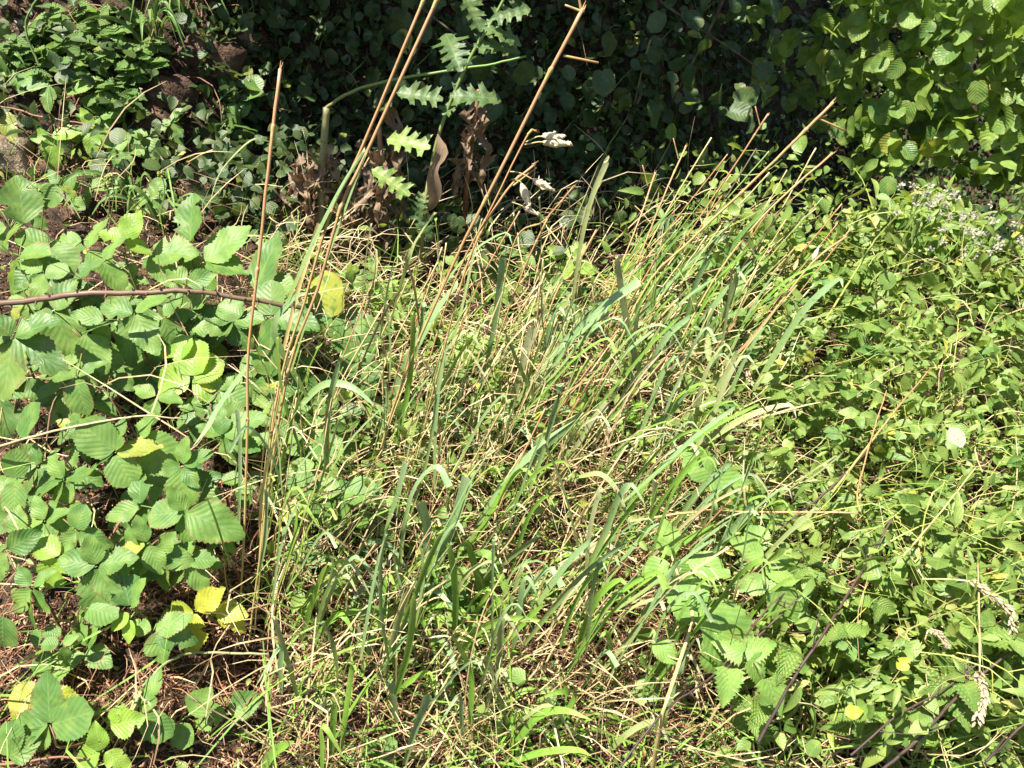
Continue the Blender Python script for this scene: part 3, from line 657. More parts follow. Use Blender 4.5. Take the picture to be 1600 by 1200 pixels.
shoot(298, 400, [(298, 380, [(92, 66), (268, 46)]), (318, 408, [(38, 74), (282, 50), (348, 62)]), (290, 445, [(130, 40), (20, 44)])],
      '', 0.27, label='bramble with an upright oval leaflet standing before the dark hollow')
shoot(405, 440, [(398, 455, [(70, 84), (10, 60)], 'bramble_dark'), (425, 495, [(350, 66), (95, 52), (265, 80)], 'bramble_dark'), (380, 495, [(150, 42)])],
      '', 0.27, key='bramble_dark', label='dark green bramble with large round leaflets crossed by the tall orange stem')
shoot(530, 480, [(522, 497, [(105, 62), (320, 76), (180, 60)], 'bramble_dark'), (555, 545, [(290, 66), (250, 58)], 'bramble_dark')],
      '', 0.22, key='bramble_dark', label='bramble with three big leaflets right of the tall stems')
shoot(20, 527, [(20, 527, [(130, 46), (25, 62), (330, 84), (262, 84), (195, 40)], 'bramble_dark', .02)], '', 0.30, key='bramble_dark', label='glossy dark bramble leaf of deeply veined leaflets at the left edge below the cane')
shoot(110, 500, [(85, 487, [(65, 52), (290, 84), (200, 40)]), (130, 520, [(300, 60), (20, 44)]), (120, 590, [(280, 50), (170, 46), (40, 40)], 'bramble_dark')], '', 0.24, label='bramble with a long drooping mid-green leaflet between cane and left edge')
shoot(208, 490, [(210, 490, [(35, 62), (165, 50), (262, 72), (302, 66)]), (165, 500, [(170, 50), (250, 44)])], '', 0.26, label='bramble with four spread leaflets hanging just below the thorny cane')
shoot(285, 590, [(275, 560, [(150, 36), (60, 32), (300, 34)], 'bramble_lime'), (300, 590, [(90, 50), (190, 50), (330, 58), (30, 44)], 'bramble_lime'), T3(245, 620, 250, 40)], '', 0.20, label='small lime bramble shoot in front of the tall stems base')
shoot(55, 660, [(30, 685, [(60, 52)]), (100, 600, [(320, 46), (200, 40)]), (100, 750, [(120, 40), (200, 46), (250, 44), (20, 46)]), (25, 750, [(90, 40), (270, 44)])], '', 0.20, label='bramble with scattered single leaves below the dark glossy leaf')
shoot(180, 708, [(180, 708, [(205, 56), (82, 46), (300, 48), (12, 66), (135, 58)]), (215, 690, [(60, 48), (330, 56)])], '', 0.24, label='bright five-part bramble leaf crossed by the long pale straw')
shoot(285, 728, [(285, 728, [(272, 68), (80, 40), (30, 44), (190, 40), (310, 36)]), (348, 682, [(28, 62), (95, 42), (155, 40), (290, 42), (340, 50)])], '', 0.24, label='pair of hand-shaped bramble leaves left of the stem bases')
shoot(290, 805, [(290, 800, [(338, 84), (272, 56), (185, 60), (120, 44)]), T3(230, 850, 200, 54), (220, 790, [(200, 56), (100, 50)])], '', 0.20, label='bramble with one big sunlit toothed leaflet beside the grass bases')
shoot(150, 885, [(152, 885, [(165, 58), (100, 44), (15, 58), (268, 92), (300, 66)]), (95, 870, [(150, 50), (240, 46)], 'bramble_lime')], '', 0.20, label='bramble with its largest leaflet pointing down over bare litter')
shoot(48, 920, [(50, 918, [(230, 46), (310, 44), (265, 54), (130, 36), (45, 40)]), (10, 860, [(250, 46), (30, 44)]), (5, 960, [(260, 54)], 'bramble_dark')], '', 0.20, label='five-part bramble leaf at the left edge above brown litter')
shoot(60, 800, [T5(70, 815, 250, 52), T3(30, 840, 100, 44), T3(120, 830, 330, 46)], '', 0.18, label='bramble with dull green leaves in the middle of the left edge')
shoot(225, 950, [(203, 950, [(105, 62), (60, 50)]), (135, 950, [(350, 46)]), (205, 965, [(200, 30), (265, 32)], 'bramble_lime'), (240, 985, [(20, 62), (165, 40), (290, 42), (345, 60)])], '', 0.16, label='bramble spreading over litter left of the yellowed leaves')
shoot(320, 950, [(305, 955, [(40, 56), (190, 46), (265, 54)], 'bramble_yellow'), (335, 950, [(330, 54), (350, 48)], 'bramble_yellow')], '', 0.15, key='bramble_yellow', label='yellowing bramble leaves beside the pale grass bases')
shoot(135, 1012, [(135, 1012, [(110, 50), (330, 50), (60, 36)])], '', 0.10, label='small three-part bramble leaf lying alone on brown litter')
shoot(78, 1140, [(78, 1133, [(95, 72), (20, 66), (235, 50), (190, 66)]), (10, 1185, [(30, 46), (80, 50)])], '', 0.12, label='blue-green bramble leaf over the big yellow leaf, bottom left')
shoot(60, 1100, [(66, 1085, [(235, 96), (190, 50), (345, 56)], 'bramble_yellow')], '', 0.08, key='bramble_yellow', label='ragged bright yellow leaf on the litter at bottom left')
shoot(222, 1118, [(222, 1117, [(75, 60), (322, 50)]), (170, 1135, [(15, 56), (60, 30)], 'bramble_lime'), (160, 1175, [(100, 44), (205, 44), (330, 44)], 'bramble_lime')], '', 0.12, label='bramble with broad lime leaflet beside the bent pale stem')
shoot(310, 1100, [(295, 1118, [(50, 52)]), (355, 1110, [(200, 52), (20, 46)]), (285, 1125, [(275, 40)])], '', 0.09, label='plain oval bramble leaves under the horizontal pale stem')
shoot(85, 1050, [(60, 1062, [(30, 62), (75, 40)])], '', 0.09, label='single insect-bitten bramble leaf on the lower left litter')
shoot(20, 610, [T5(-5, 600, 280, 70), T3(45, 590, 300, 50)], '', 0.2, key='bramble_dark', label='shaded dark bramble leaf beneath the glossy leaf at left')
for (x, y, k) in [(150, 190, 'bramble'), (205, 225, 'bramble'), (250, 205, 'bramble_dark'), (120, 300, 'bramble'), (230, 300, 'bramble_dark'), (350, 180, 'bramble_dark'), (180, 160, 'bramble'), (30, 110, 'bramble')]:
    shoot(x, y, [T3(x + random.uniform(-22, 22), y + random.uniform(-18, 18), random.uniform(220, 330), random.uniform(24, 36)) for _ in range(3)], '%s small bramble on the upper bank' % {'bramble': 'mid green', 'bramble_dark': 'dark'}[k], .08, key=k)
fill = [(330, 480), (230, 560), (200, 760), (90, 430), (160, 600), (340, 560), (120, 650), (65, 720), (150, 780), (40, 460), (250, 430), (350, 760), (260, 870), (350, 860), (120, 440), (10, 330), (110, 320), (450, 560), (350, 620), (210, 560), (500, 740), (470, 660), (20, 790), (110, 970), (300, 520), (560, 650), (440, 720), (190, 840), (330, 640)]
for (x, y) in fill:
    dk = 'bramble_dark' if random.random() < 0.45 else 'bramble'
    n_ = random.choice([2, 3, 3, 4]); s = random.uniform(28, 58)
    lv = [(T5 if random.random() < .35 else T3)(x + random.uniform(-50, 50), y + random.uniform(-38, 38), random.uniform(200, 340), s * random.uniform(.8, 1.1)) for _ in range(n_)]
    shoot(x, y, lv, '%s bramble with %s leaves half covered' % ('dark' if dk == 'bramble_dark' else 'mid green', {2: 'two', 3: 'three', 4: 'four'}[n_]), random.uniform(0.10, 0.19), key=dk)
# small brambles among the grass and on the crest
for (x, y, h, s, k) in [(650, 385, .12, 28, 'bramble_lime'), (560, 440, .12, 30, 'bramble'), (585, 445, .1, 28, 'bramble_lime'), (905, 400, .2, 34, 'bramble_lime'), (850, 440, .12, 32, 'bramble'), (800, 410, .1, 30, 'bramble'), (980, 455, .12, 44, 'bramble_lime'),
                        (740, 530, .12, 32, 'bramble_lime'), (620, 490, .1, 30, 'bramble'), (690, 590, .14, 34, 'bramble'), (790, 640, .12, 36, 'bramble_lime'), (900, 660, .12, 34, 'bramble_lime'), (500, 700, .12, 40, 'bramble'), (560, 790, .1, 36, 'bramble'),
                        (760, 395, .12, 28, 'bramble'), (700, 930, .14, 40, 'bramble'), (870, 480, .1, 34, 'bramble'), (530, 1060, .07, 26, 'bramble_lime'), (470, 770, .1, 40, 'bramble_dark'), (580, 1190, .06, 44, 'bramble'), (475, 870, .08, 30, 'bramble'), (660, 840, .08, 30, 'bramble_lime')]:
    lv = [(T3 if random.random() < .6 else T5)(x + random.uniform(-22, 22), y + random.uniform(-20, 20), random.uniform(220, 400), s * random.uniform(.8, 1.15)) for _ in range(random.choice([2, 3]))]
    shoot(x, y, lv, '%s little bramble seedling among grass' % {'bramble_lime': 'lime', 'bramble': 'mid green', 'bramble_dark': 'dark'}[k], h, key=k)

def stick(name, pts, w, mat, label, cat, group=None, thorns=0, taper=0.6, desc='', spurs=0, n=26, root=None, mode='Y'):
    """free stem along picture points (px, py, Y)"""
    P = smooth_path([at(*p) for p in pts], n)
    dist = np.array([(q - CP) @ FWD for q in P]); r = w / FPX * dist.mean() / 2
    t = thing(name, P[0], desc, cat, group, anchor=P[len(P) // 2], label=label)
    part('stem', t, tube(P + rng.standard_normal(P.shape) * r * 0.15, np.linspace(r, r * taper, n), 7), mat)
    for k in range(spurs):
        i = random.randrange(3, n - 3); a = unit(unit(P[i + 1] - P[i]) * .7 + np.cross(unit(P[i + 1] - P[i]), unit(rn())))
        L = random.uniform(.02, .07); part('side_twig', t, tube(smooth_path([P[i], P[i] + a * L * .6, P[i] + a * L + U3 * L * .15], 5), np.linspace(r * .5, r * .2, 5), 5), mat)
    if thorns:
        g = []
        for k in range(thorns):
            i = random.randrange(1, n - 1); a = unit(np.cross(P[i + 1] - P[i], rn())); q = P[i] + a * r * 0.7
            g.append(tube([q, q + a * r * 1.0, q + a * r * 1.9 - (P[i + 1] - P[i]) * 0.1], [r * 0.45, r * 0.22, r * 0.03], 4))
        part('thorns', t, join(g), mat)
    return t
Yc = lambda x, y, h: float(hit(x, y, h)[1])
def onpts(L, h): return [(x, y, Yc(x, y, h)) for (x, y) in L]
stick('bramble_cane', [(-40, 478, 1.42), (40, 470, 1.42), (130, 460, 1.42), (220, 457, 1.44), (310, 456, 1.46), (400, 470, 1.48), (475, 482, 1.50)], 10, 'cane', 'long thorny reddish brown cane lying across the brambles on the left', 'bramble cane', thorns=44, taper=0.75)
stick('dry_straw_plant', [(-30, 706, 1.15), (60, 680, 1.17), (140, 662, 1.19), (220, 650, 1.21), (290, 655, 1.24)], 4.5, 'straw', 'long pale straw arching from the left edge over bramble leaves', 'dry stem', 'dry stems', taper=0.5)
stick('dry_straw_plant', onpts([(205, 1120), (225, 1072), (262, 1035), (300, 1020), (350, 1020), (420, 1023)], 0.12), 6, 'blade_pale', 'bent pale green stem lying horizontally over litter at lower left', 'dry stem', 'dry stems', taper=0.6)
stick('dry_straw_plant', onpts([(985, 815), (1090, 800), (1180, 800), (1335, 801)], 0.30), 4.5, 'culm', 'straight orange twig lying level across the right-hand leaves', 'dry stem', 'dry stems', taper=0.7)
stick('dry_straw_plant', [(60, 100, 2.2), (40, 40, 2.2), (68, -20, 2.2)], 4, 'stem', 'green-brown stem rising out at top left before the balm', 'dry stem', 'dry stems')
stick('bramble_cane', onpts([(-20, 164), (30, 172), (60, 182), (125, 192), (170, 202)], 0.12), 3.5, 'redstem', 'thin red bramble runner at upper left carrying bright leaves', 'bramble cane', thorns=14)
stick('bramble_cane', onpts([(160, 860), (190, 810), (225, 745), (262, 700)], 0.12), 4.5, 'redstem', 'short reddish bramble runner between the lower left leaves', 'bramble cane', thorns=12)
stick('bramble_cane', onpts([(0, 1195), (40, 1190), (90, 1183), (140, 1186)], 0.12), 5, 'redstem', 'purple bramble runner along the bottom left edge', 'bramble cane', thorns=8)
stick('dry_straw_plant', onpts([(905, 830), (925, 900), (960, 985), (1000, 1075), (1030, 1140)], 0.10), 4, 'straw', 'long white broken straw slanting down the middle of the litter', 'dry stem', 'dry stems')
stick('dry_straw_plant', onpts([(858, 1000), (880, 1050), (905, 1120), (925, 1160)], 0.10), 4, 'straw', 'whitish straw parallel to the long broken one, on its left', 'dry stem', 'dry stems')
stick('dry_straw_plant', onpts([(620, 1105), (680, 1135), (720, 1175), (760, 1215)], 0.12), 4, 'straw', 'pale straw slanting down to the bottom edge centre', 'dry stem', 'dry stems')
stick('dry_straw_plant', onpts([(400, 1098), (480, 1118), (530, 1132), (580, 1145)], 0.08), 3.2, 'straw', 'thin straw across the litter at bottom, left of centre', 'dry stem', 'dry stems')
stick('dry_straw_plant', onpts([(1300, 770), (1350, 705), (1400, 640), (1452, 578)], 0.34), 4, 'culm', 'orange stem slanting up through leaves left of the white round petal', 'dry stem', 'dry stems')
stick('dry_straw_plant', onpts([(1345, 800), (1340, 770), (1360, 690), (1385, 610)], 0.34), 3, 'culm', 'thin orange stem crossing the dark gap on the right', 'dry stem', 'dry stems')
stick('dry_straw_plant', onpts([(1410, 870), (1470, 800), (1525, 730)], 0.32), 3.2, 'culm_yellow', 'yellow stem slanting below the white round petal', 'dry stem', 'dry stems')
stick('dry_straw_plant', onpts([(1290, 500), (1340, 420), (1380, 360), (1440, 300)], 0.32), 3.2, 'culm_green', 'green stem standing in the bushy crest under the hazel', 'dry stem', 'dry stems')
for i, (L, w) in enumerate([([(1185, 1160), (1240, 1060), (1290, 985), (1345, 895), (1400, 800)], 5.0), ([(1370, 1210), (1440, 1150), (1510, 1075), (1620, 985)], 5.4), ([(1330, 1180), (1400, 1120), (1470, 1080), (1530, 1035)], 3.6), ([(960, 1210), (1040, 1110), (1120, 1050), (1200, 950), (1260, 900)], 3.6), ([(1120, 1060), (1180, 1000), (1250, 930)], 4), ([(1360, 700), (1300, 760), (1240, 810), (1190, 850)], 4), ([(1540, 1190), (1590, 1140), (1630, 1100)], 4.3)]):
    stick('dead_twig', onpts(L, 0.30), w, 'darkstem', ['dark bare stem slanting from bottom up past the small yellow butterfly leaf', 'thickest dark stem crossing the bottom right corner', 'dark stem parallel above the thickest one at bottom right', 'long dark stem slanting behind the broad pale leaves', 'short dark stem next to the long one by the broad leaves', 'dark twig between the orange twig and white petal', 'dark stem end in the bottom right corner'][i], 'dead stem', 'dark dead stems', taper=0.7, spurs=4)

# ------------------------------------------------------------------ grasses
def grass_plant(culm_px, w, mat='culm', blades=(), label=None, desc='', twigs=(), heads=(), Y1=None, group='cut grass stems leaning to the right', cat='grass', dY=0.0, cut=True, name='reed_grass'):
    """culm_px: base -> top in picture points; Y runs from the ground at the base to Y1 at the top"""
    b = hit(culm_px[0][0], culm_px[0][1], 0.0); Y0 = b[1]
    if Y1 is None: Y1 = Y0 + dY
    m = len(culm_px); L = [b - U3 * 0.01] + [at(x, y, Y0 + (Y1 - Y0) * (i + 1) / (m - 1)) for i, (x, y) in enumerate(culm_px[1:])]
    n = 22; P = smooth_path(L, n); dist = (P[-1] - CP) @ FWD; r = w / FPX * dist / 2
    root = thing(name, P[0], desc, cat, group, anchor=P[n // 2], label=label)
    rad = np.linspace(r * 0.72, r * 1.0, n)
    P2 = P + rng.standard_normal(P.shape) * r * 0.12
    g = [tube(P2, rad, 7)]; tdir = unit(P2[-1] - P2[-3])
    for k in range(3 if w > 2.6 else 0): q = P2[-1] + rn(r * .5); g.append(tube([q - tdir * r * 2, q + (tdir + rn(.22)) * r * random.uniform(1, 4)], [r * .45, r * .12], 4))
    for k in (6, 12, 18):
        if w > 2.6: q = P2[k]; t_ = unit(P2[k + 1] - P2[k - 1]); g.append(tube([q - t_ * r * 5, q - t_ * r * 1.2, q + t_ * r * .5, q + t_ * r * 2.2], [rad[k] * 1.02, rad[k] * 1.28, rad[k] * 1.5, rad[k] * 1.0], 7))
    part('culm', root, join(g), mat)
    for tw in twigs:
        q = [at(x, y, Y1) for (x, y) in tw[:2]]; part('broken_twig', root, tube(smooth_path(q, 4), np.linspace(r * .75, r * .6, 4), 6), mat)
    for hd in heads: seed_head(root, hd, Y1)
    for bl in blades:
        pts, bw, bm = bl[:3]; k = len(pts)
        yb = bl[3] if len(bl) > 3 else None
        QY = [(Y0 + (Y1 - Y0) * 0.6 if yb is None else yb) - 0.02 - 0.02 * i for i in range(k)]
        Q = smooth_path([at(x, y, QY[i]) for i, (x, y) in enumerate(pts)], 14); ww = bw / FPX * ((Q[0] - CP) @ FWD)
        prof = np.linspace(0.55, 1.0, 14) if (len(bl) > 4 and bl[4] == 'cut') else np.array([.6, .8, .95, 1, 1, 1, 1, .95, .9, .8, .65, .48, .28, .04])
        part('blade', root, ribbon(Q, ww * prof, facing(0.35), fold=random.uniform(0.08, 0.25), twist=random.uniform(-.5, .5)), bm)
    return root

def seed_head(root, hd, Yd):
    """hd: (stalk points..., ) last two points carry the head"""
    pts, size = hd; P = smooth_path([at(x, y, Yd) for (x, y) in pts], 8); r = 0.0011
    s = part('seed_stalk', root, tube(P, np.linspace(r * 1.2, r, 8), 5), 'culm_yellow')
    d = unit(P[-1] - P[-3]); g = []
    core = smooth_path([P[-1] - d * size * .05, P[-1] + d * size * .5, P[-1] + d * size * 1.12], 8); g.append(tube(core, size * np.array([.04, .12, .17, .19, .17, .13, .08, .015]), 8))
    n = 30
    for i in range(n):
        t = i / n; c = P[-1] + d * size * t + rn(size * 0.09) * math.sin(math.pi * min(1, t + .15)); l = size * random.uniform(.20, .32)
        g.append(tube([c, c + unit(d + rn(.35)) * l * .5, c + unit(d + rn(.35)) * l], [size * .035, size * .06, size * .006], 5))
    part('seed_head', root, join(g), 'seed_pale', parent=s)

BG, BLM, BP = 'blade', 'blade_lime', 'blade_pale'
grass_plant([(372, 990), (385, 740), (388, 565), (405, 400), (422, 240), (438, 108)], 5.6, 'culm', label='tallest lone orange cut stem on the left with a drooping dry blade', Y1=1.28,
            blades=[([(420, 222), (398, 218), (370, 240), (342, 275), (326, 325)], 9, BP, 1.28), ([(388, 570), (345, 632), (322, 672), (300, 700)], 11, BG, 1.25), ([(372, 850), (376, 720), (372, 640)], 8, BG, 1.2, 'cut')])
grass_plant([(385, 1020), (415, 800), (450, 580), (497, 450), (532, 325), (574, 236), (683, 0), (706, -50)], 5.9, 'culm', label='right one of two long orange stems leaving the top edge together', Y1=1.25,
            blades=[([(445, 487), (482, 400), (532, 300), (571, 236)], 16, BG, 1.24, 'cut'), ([(455, 580), (497, 447), (550, 300), (574, 238)], 7, BG, 1.23, 'cut')])
grass_plant([(395, 1000), (415, 760), (437, 597), (475, 475), (517, 332), (562, 240), (662, 0), (672, -24)], 5.3, 'culm', label='left one of two long orange stems leaving the top edge together', Y1=1.27,
            blades=[([(440, 560), (470, 440), (500, 350)], 9, 'culm_yellow', 1.27, 'cut'), ([(480, 620), (430, 520), (455, 470), (482, 455)], 10, BG, 1.27)])
grass_plant([(560, 820), (620, 620), (700, 430), (770, 290), (840, 150), (911, 14)], 6.3, 'culm', label='tall orange stem with two broken side twigs near the top edge', Y1=1.42,
            twigs=[((880, 87), (935, 98)), ((909, 18), (883, 8)), ((908, 16), (903, -12))])
grass_plant([(600, 800), (660, 600), (710, 440), (765, 330), (822, 216), (838, 204)], 3.3, 'culm', label='leaning stem ending in a cluster of pale seed heads before the hollow', Y1=1.44,
            heads=[([(822, 222), (838, 214), (848, 213)], 0.034), ([(820, 226), (840, 222), (850, 222)], 0.042), ([(795, 268), (812, 270), (834, 281)], 0.036), ([(800, 280), (812, 283), (815, 288)], 0.042), ([(800, 316), (812, 320), (818, 323)], 0.028)])
grass_plant([(620, 830), (690, 560), (735, 400), (790, 300), (836, 256)], 4.0, 'culm', label='orange stem just left of the seed-head stem, cut at the seed heads', Y1=1.46, twigs=[((802, 290), (838, 262))])
grass_plant([(650, 720), (695, 590), (745, 450), (812, 330)], 2.3, 'culm', desc='thin orange stem', Y1=1.6)
grass_plant([(740, 700), (770, 560), (815, 430), (855, 342)], 3.3, 'culm', label='orange stem cut square below the white bud', Y1=1.6, twigs=[((848, 372), (878, 354))])
grass_plant([(760, 620), (800, 390), (850, 345), (897, 291)], 3.3, 'culm', label='orange stem slanting up left of the white bud', Y1=1.7)
grass_plant([(925, 560), (908, 455), (893, 400), (880, 357)], 2.6, 'culm', label='thin stem tipped by a small white bud', Y1=1.65, heads=[([(882, 362), (880, 358), (879, 356)], 0.012)])
grass_plant([(790, 720), (860, 480), (895, 425), (932, 360)], 3.3, 'culm', label='short orange stem right of the white bud', Y1=1.7)
for (a, lab) in [([(860, 760), (920, 560), (965, 430), (1000, 340), (1024, 270)], 'two-forked tan stem in the middle of the dark hollow'), ([(890, 740), (950, 520), (1000, 400), (1040, 300), (1072, 228)], 'tan stem forked at its tip right of centre'),
                 ([(940, 620), (1010, 470), (1100, 330), (1160, 240), (1200, 178)], 'thin tan stem reaching highest into the dark gap left of the hazel')]:
    grass_plant(a, 2.8, 'culm', label=lab, Y1=1.75, twigs=[((a[-1][0] - 12, a[-1][1] + 20), (a[-1][0] - 20, a[-1][1] - 12))])
grass_plant([(900, 700), (1000, 465), (1080, 375), (1170, 290), (1240, 222), (1302, 160)], 5.0, 'culm', label='stout orange stem ending under the hazel with a side twig', Y1=1.62, twigs=[((1276, 184), (1321, 204)), ((1274, 186), (1292, 180))])
grass_plant([(960, 740), (1050, 560), (1120, 430), (1200, 330), (1300, 240)], 3.6, 'culm', label='orange stem below and right of the stout one', Y1=1.7)
grass_plant([(1060, 760), (1130, 600), (1200, 500), (1270, 410), (1322, 370)], 3.6, 'culm', label='orange stem reaching over the right-hand leaves with a papery tip', Y1=1.6, heads=[([(1262, 420), (1268, 412), (1270, 408)], 0.028)])

hb = [([(455, 700), (490, 630)], [(490, 870), (480, 780), (492, 700), (492, 622)], 11, BG, 'cut'), ([(560, 800), (600, 640)], [(590, 665), (640, 560), (680, 490), (716, 444)], 17, BG, 'cut'),
      ([(700, 760), (750, 600)], [(752, 600), (770, 520), (780, 450), (786, 402)], 10, BG, 'cut'), ([(790, 740), (830, 620)], [(835, 620), (870, 560), (915, 515), (952, 488)], 15, BG, 'cut'),
      ([(760, 800), (800, 640)], [(800, 640), (860, 560), (930, 490), (1000, 440)], 13, BG, 'cut'), ([(960, 740), (985, 620)], [(985, 625), (988, 560), (992, 510), (996, 473)], 10, BP, 'cut'),
      ([(760, 760), (795, 650)], [(795, 660), (808, 600), (820, 555), (834, 512)], 13, BP, 'cut'), ([(640, 980), (665, 900)], [(662, 960), (690, 870), (712, 810), (732, 746)], 16, BG, 'cut'),
      ([(630, 980), (640, 930)], [(640, 935), (662, 880), (668, 830), (656, 785)], 14, BG, 'cut'), ([(580, 960), (590, 900)], [(590, 890), (606, 820), (622, 770), (634, 722)], 9, BG, 'cut'),
      ([(960, 780), (1000, 700)], [(998, 696), (1030, 662), (1058, 628), (1090, 585)], 13, BG, ''), ([(780, 830), (810, 760)], [(812, 752), (845, 705), (880, 672), (912, 644)], 13, BG, 'cut'),
      ([(840, 830), (870, 740)], [(872, 735), (900, 700), (925, 660), (950, 630)], 11, BP, 'cut'), ([(590, 1010), (560, 980)], [(620, 965), (590, 953), (550, 957), (515, 968)], 11, BLM, ''),
      ([(740, 980), (730, 930)], [(735, 870), (765, 868), (790, 920), (806, 985)], 12, BLM, ''), ([(690, 1100), (700, 1060)], [(702, 1050), (740, 990), (795, 966), (862, 972)], 13, BLM, ''),
      ([(640, 1130), (625, 1080)], [(625, 1062), (612, 1020), (598, 985), (585, 962)], 13, BLM, ''), ([(745, 1180), (738, 1140)], [(735, 1130), (738, 1060), (722, 1015), (700, 985)], 10, BLM, ''),
      ([(700, 1110), (708, 1060)], [(675, 1000), (690, 1000), (705, 1020), (711, 1045)], 13, BG, 'cut'), ([(620, 1240), (632, 1200)], [(632, 1195), (645, 1150), (660, 1110), (668, 1084)], 12, BG, 'cut'),
      ([(400, 1190), (420, 1140)], [(395, 1230), (425, 1180), (445, 1165), (460, 1158)], 14, BLM, ''), ([(480, 1060), (500, 1000)], [(490, 1005), (508, 940), (520, 900), (522, 860)], 13, BG, ''),
      ([(930, 900), (950, 860)], [(905, 745), (940, 742), (968, 775), (985, 830)], 8, BP, ''), ([(480, 800), (470, 700)], [(465, 640), (505, 602), (550, 605), (592, 640)], 11, BG, ''),
      ([(560, 760), (590, 660)], [(592, 700), (606, 640), (603, 600), (590, 575)], 11, BG, ''), ([(690, 720), (720, 600)], [(640, 900), (690, 760), (715, 660), (722, 590)], 11, BG, ''),
      ([(740, 860), (760, 800)], [(760, 800), (800, 740), (850, 690), (900, 655)], 9, BG, ''), ([(860, 1180), (850, 1140)], [(860, 1150), (900, 1090), (880, 1080), (840, 1092)], 10, BLM, ''),
      ([(790, 1200), (800, 1150)], [(800, 1170), (840, 1120), (880, 1110), (925, 1125)], 11, BLM, ''), ([(760, 1230), (800, 1180)], [(800, 1190), (850, 1175), (900, 1172), (925, 1182)], 10, BLM, ''),
      ([(700, 900), (720, 840)], [(690, 940), (760, 800), (805, 740), (830, 715)], 12, BG, 'cut'), ([(1130, 900), (1135, 850)], [(1130, 1000), (1135, 945), (1128, 925), (1105, 905)], 8, BG, ''),
      ([(1000, 900), (1015, 830)], [(1012, 860), (1018, 810), (1022, 780), (1022, 752)], 8, BP, 'cut'), ([(1340, 920), (1350, 880)], [(1335, 900), (1345, 870), (1352, 855), (1358, 840)], 7, BG, 'cut')]
nmz = {BG: 'blue-green', BLM: 'lime', BP: 'pale'}
for (cu, bl, w, bm, ct) in hb:
    grass_plant([cu[0], cu[1]], 3.0, 'culm_green' if bm != BP else 'culm_yellow', desc='broad %s grass blade %s' % (nmz[bm], 'cut off square' if ct else 'curving to a point'), dY=-0.05,
                blades=[(bl, w * 1.05, bm, hit(*cu[1], 0.10)[1] if cu[1][1] < 1199 else None, ct)], group='broad grass blades in the sunlit bank', name='broad_grass')

# generic leaning stems, denser towards the middle
def lean_dir(x): return np.interp(x, [350, 480, 700, 900, 1100, 1300], [0.10, 0.22, 0.45, 0.60, 0.75, 0.85])
for i in range(185):
    r_ = random.random()
    bx = random.gauss(410, 26) if r_ < 0.12 else random.uniform(490, 1120); by = random.uniform(860, 1010) if r_ < 0.12 else random.uniform(640, 1190) - (0.12 * (bx - 500))
    Lp = random.uniform(110, 360) * (0.75 if bx > 850 else 1.0) * (0.65 if by > 980 else 1.0); k = lean_dir(bx) * random.uniform(.3, 1.6) + random.gauss(0, .10)
    tx = bx + Lp * k / math.hypot(1, k); ty = by - Lp / math.hypot(1, k)
    if ty < 360: ty = 360 + random.uniform(0, 70)
    mx = (bx + tx) / 2 + random.uniform(-22, 8); my = (by + ty) / 2
    mt = random.choices(['culm', 'culm_yellow', 'culm_green'], [3, 7, 3])[0]; w = random.uniform(1.6, 3.1)
    b0 = hit(bx, by)[1]; bls = []
    for _ in range(random.choice([1, 1, 1, 2])):
        t = random.uniform(.1, .75); x0 = bx + (tx - bx) * t; y0 = by + (ty - by) * t; l = random.uniform(100, 230); kk = k + random.gauss(.03, .28)
        x1 = x0 + l * kk / math.hypot(1, kk); y1 = y0 - l / math.hypot(1, kk); dr = random.choice([0, 0, random.uniform(5, 40), random.uniform(30, 80)])
        bm = random.choices([BG, BLM, BP, 'straw'], [5, 4, 2, 3])[0]
        sg = (1 if kk > 0 else -1); bow = random.uniform(-12, 12)
        pl = [(x0, y0), (x0 + (x1 - x0) * .33 + bow, y0 + (y1 - y0) * .36), (x0 + (x1 - x0) * .66 + bow, y0 + (y1 - y0) * .72 + dr * .08), (x1 + dr * .15 * sg, y1 + dr * .40), (x1 + dr * .55 * sg, y1 + dr)]
        bls.append((pl, random.choice([3.2, 4, 5, 6, 8, 10]) * (.45 if bm == 'straw' else 1), bm, b0 - 0.06 + random.uniform(-.06, .04), random.choice(['cut', '', ''])))
    nm = {'culm': 'orange', 'culm_yellow': 'straw yellow', 'culm_green': 'green'}[mt]
    grass_plant([(bx, by), (mx, my), (tx, ty)], w, mt, bls, desc='%s %s grass stem' % ('single-bladed' if len(bls) == 1 else 'two-bladed', nm), dY=random.uniform(-.15, .08))
for i in range(44):
    bx = random.uniform(440, 820) if random.random() < .75 else random.uniform(820, 1080); by = random.uniform(930, 1230); k = random.uniform(-.3, 1.3); l = random.uniform(80, 190)
    x1 = bx + l * k / math.hypot(1, k); y1 = by - l / math.hypot(1, k); dr = random.choice([0, random.uniform(10, 50), random.uniform(30, 90)]); sg = 1 if k > 0 else -1; bm = random.choice([BG, BLM, BLM, BP])
    b0 = hit(bx, by)[1]
    grass_plant([(bx, by), (bx + (x1 - bx) * .25, by + (y1 - by) * .25), (bx + (x1 - bx) * .45, by + (y1 - by) * .45)], 2.2, 'culm_green',
                [([(bx + (x1 - bx) * .15, by + (y1 - by) * .15), ((bx + x1) / 2, (by + y1) / 2 - 5), (x1, y1 + dr * .2), (x1 + dr * .5 * sg, y1 + dr)], random.uniform(6, 11), bm, b0 - .03, '')],
                desc='low %s grass shoot' % nmz[bm], group='low grass shoots at the front')
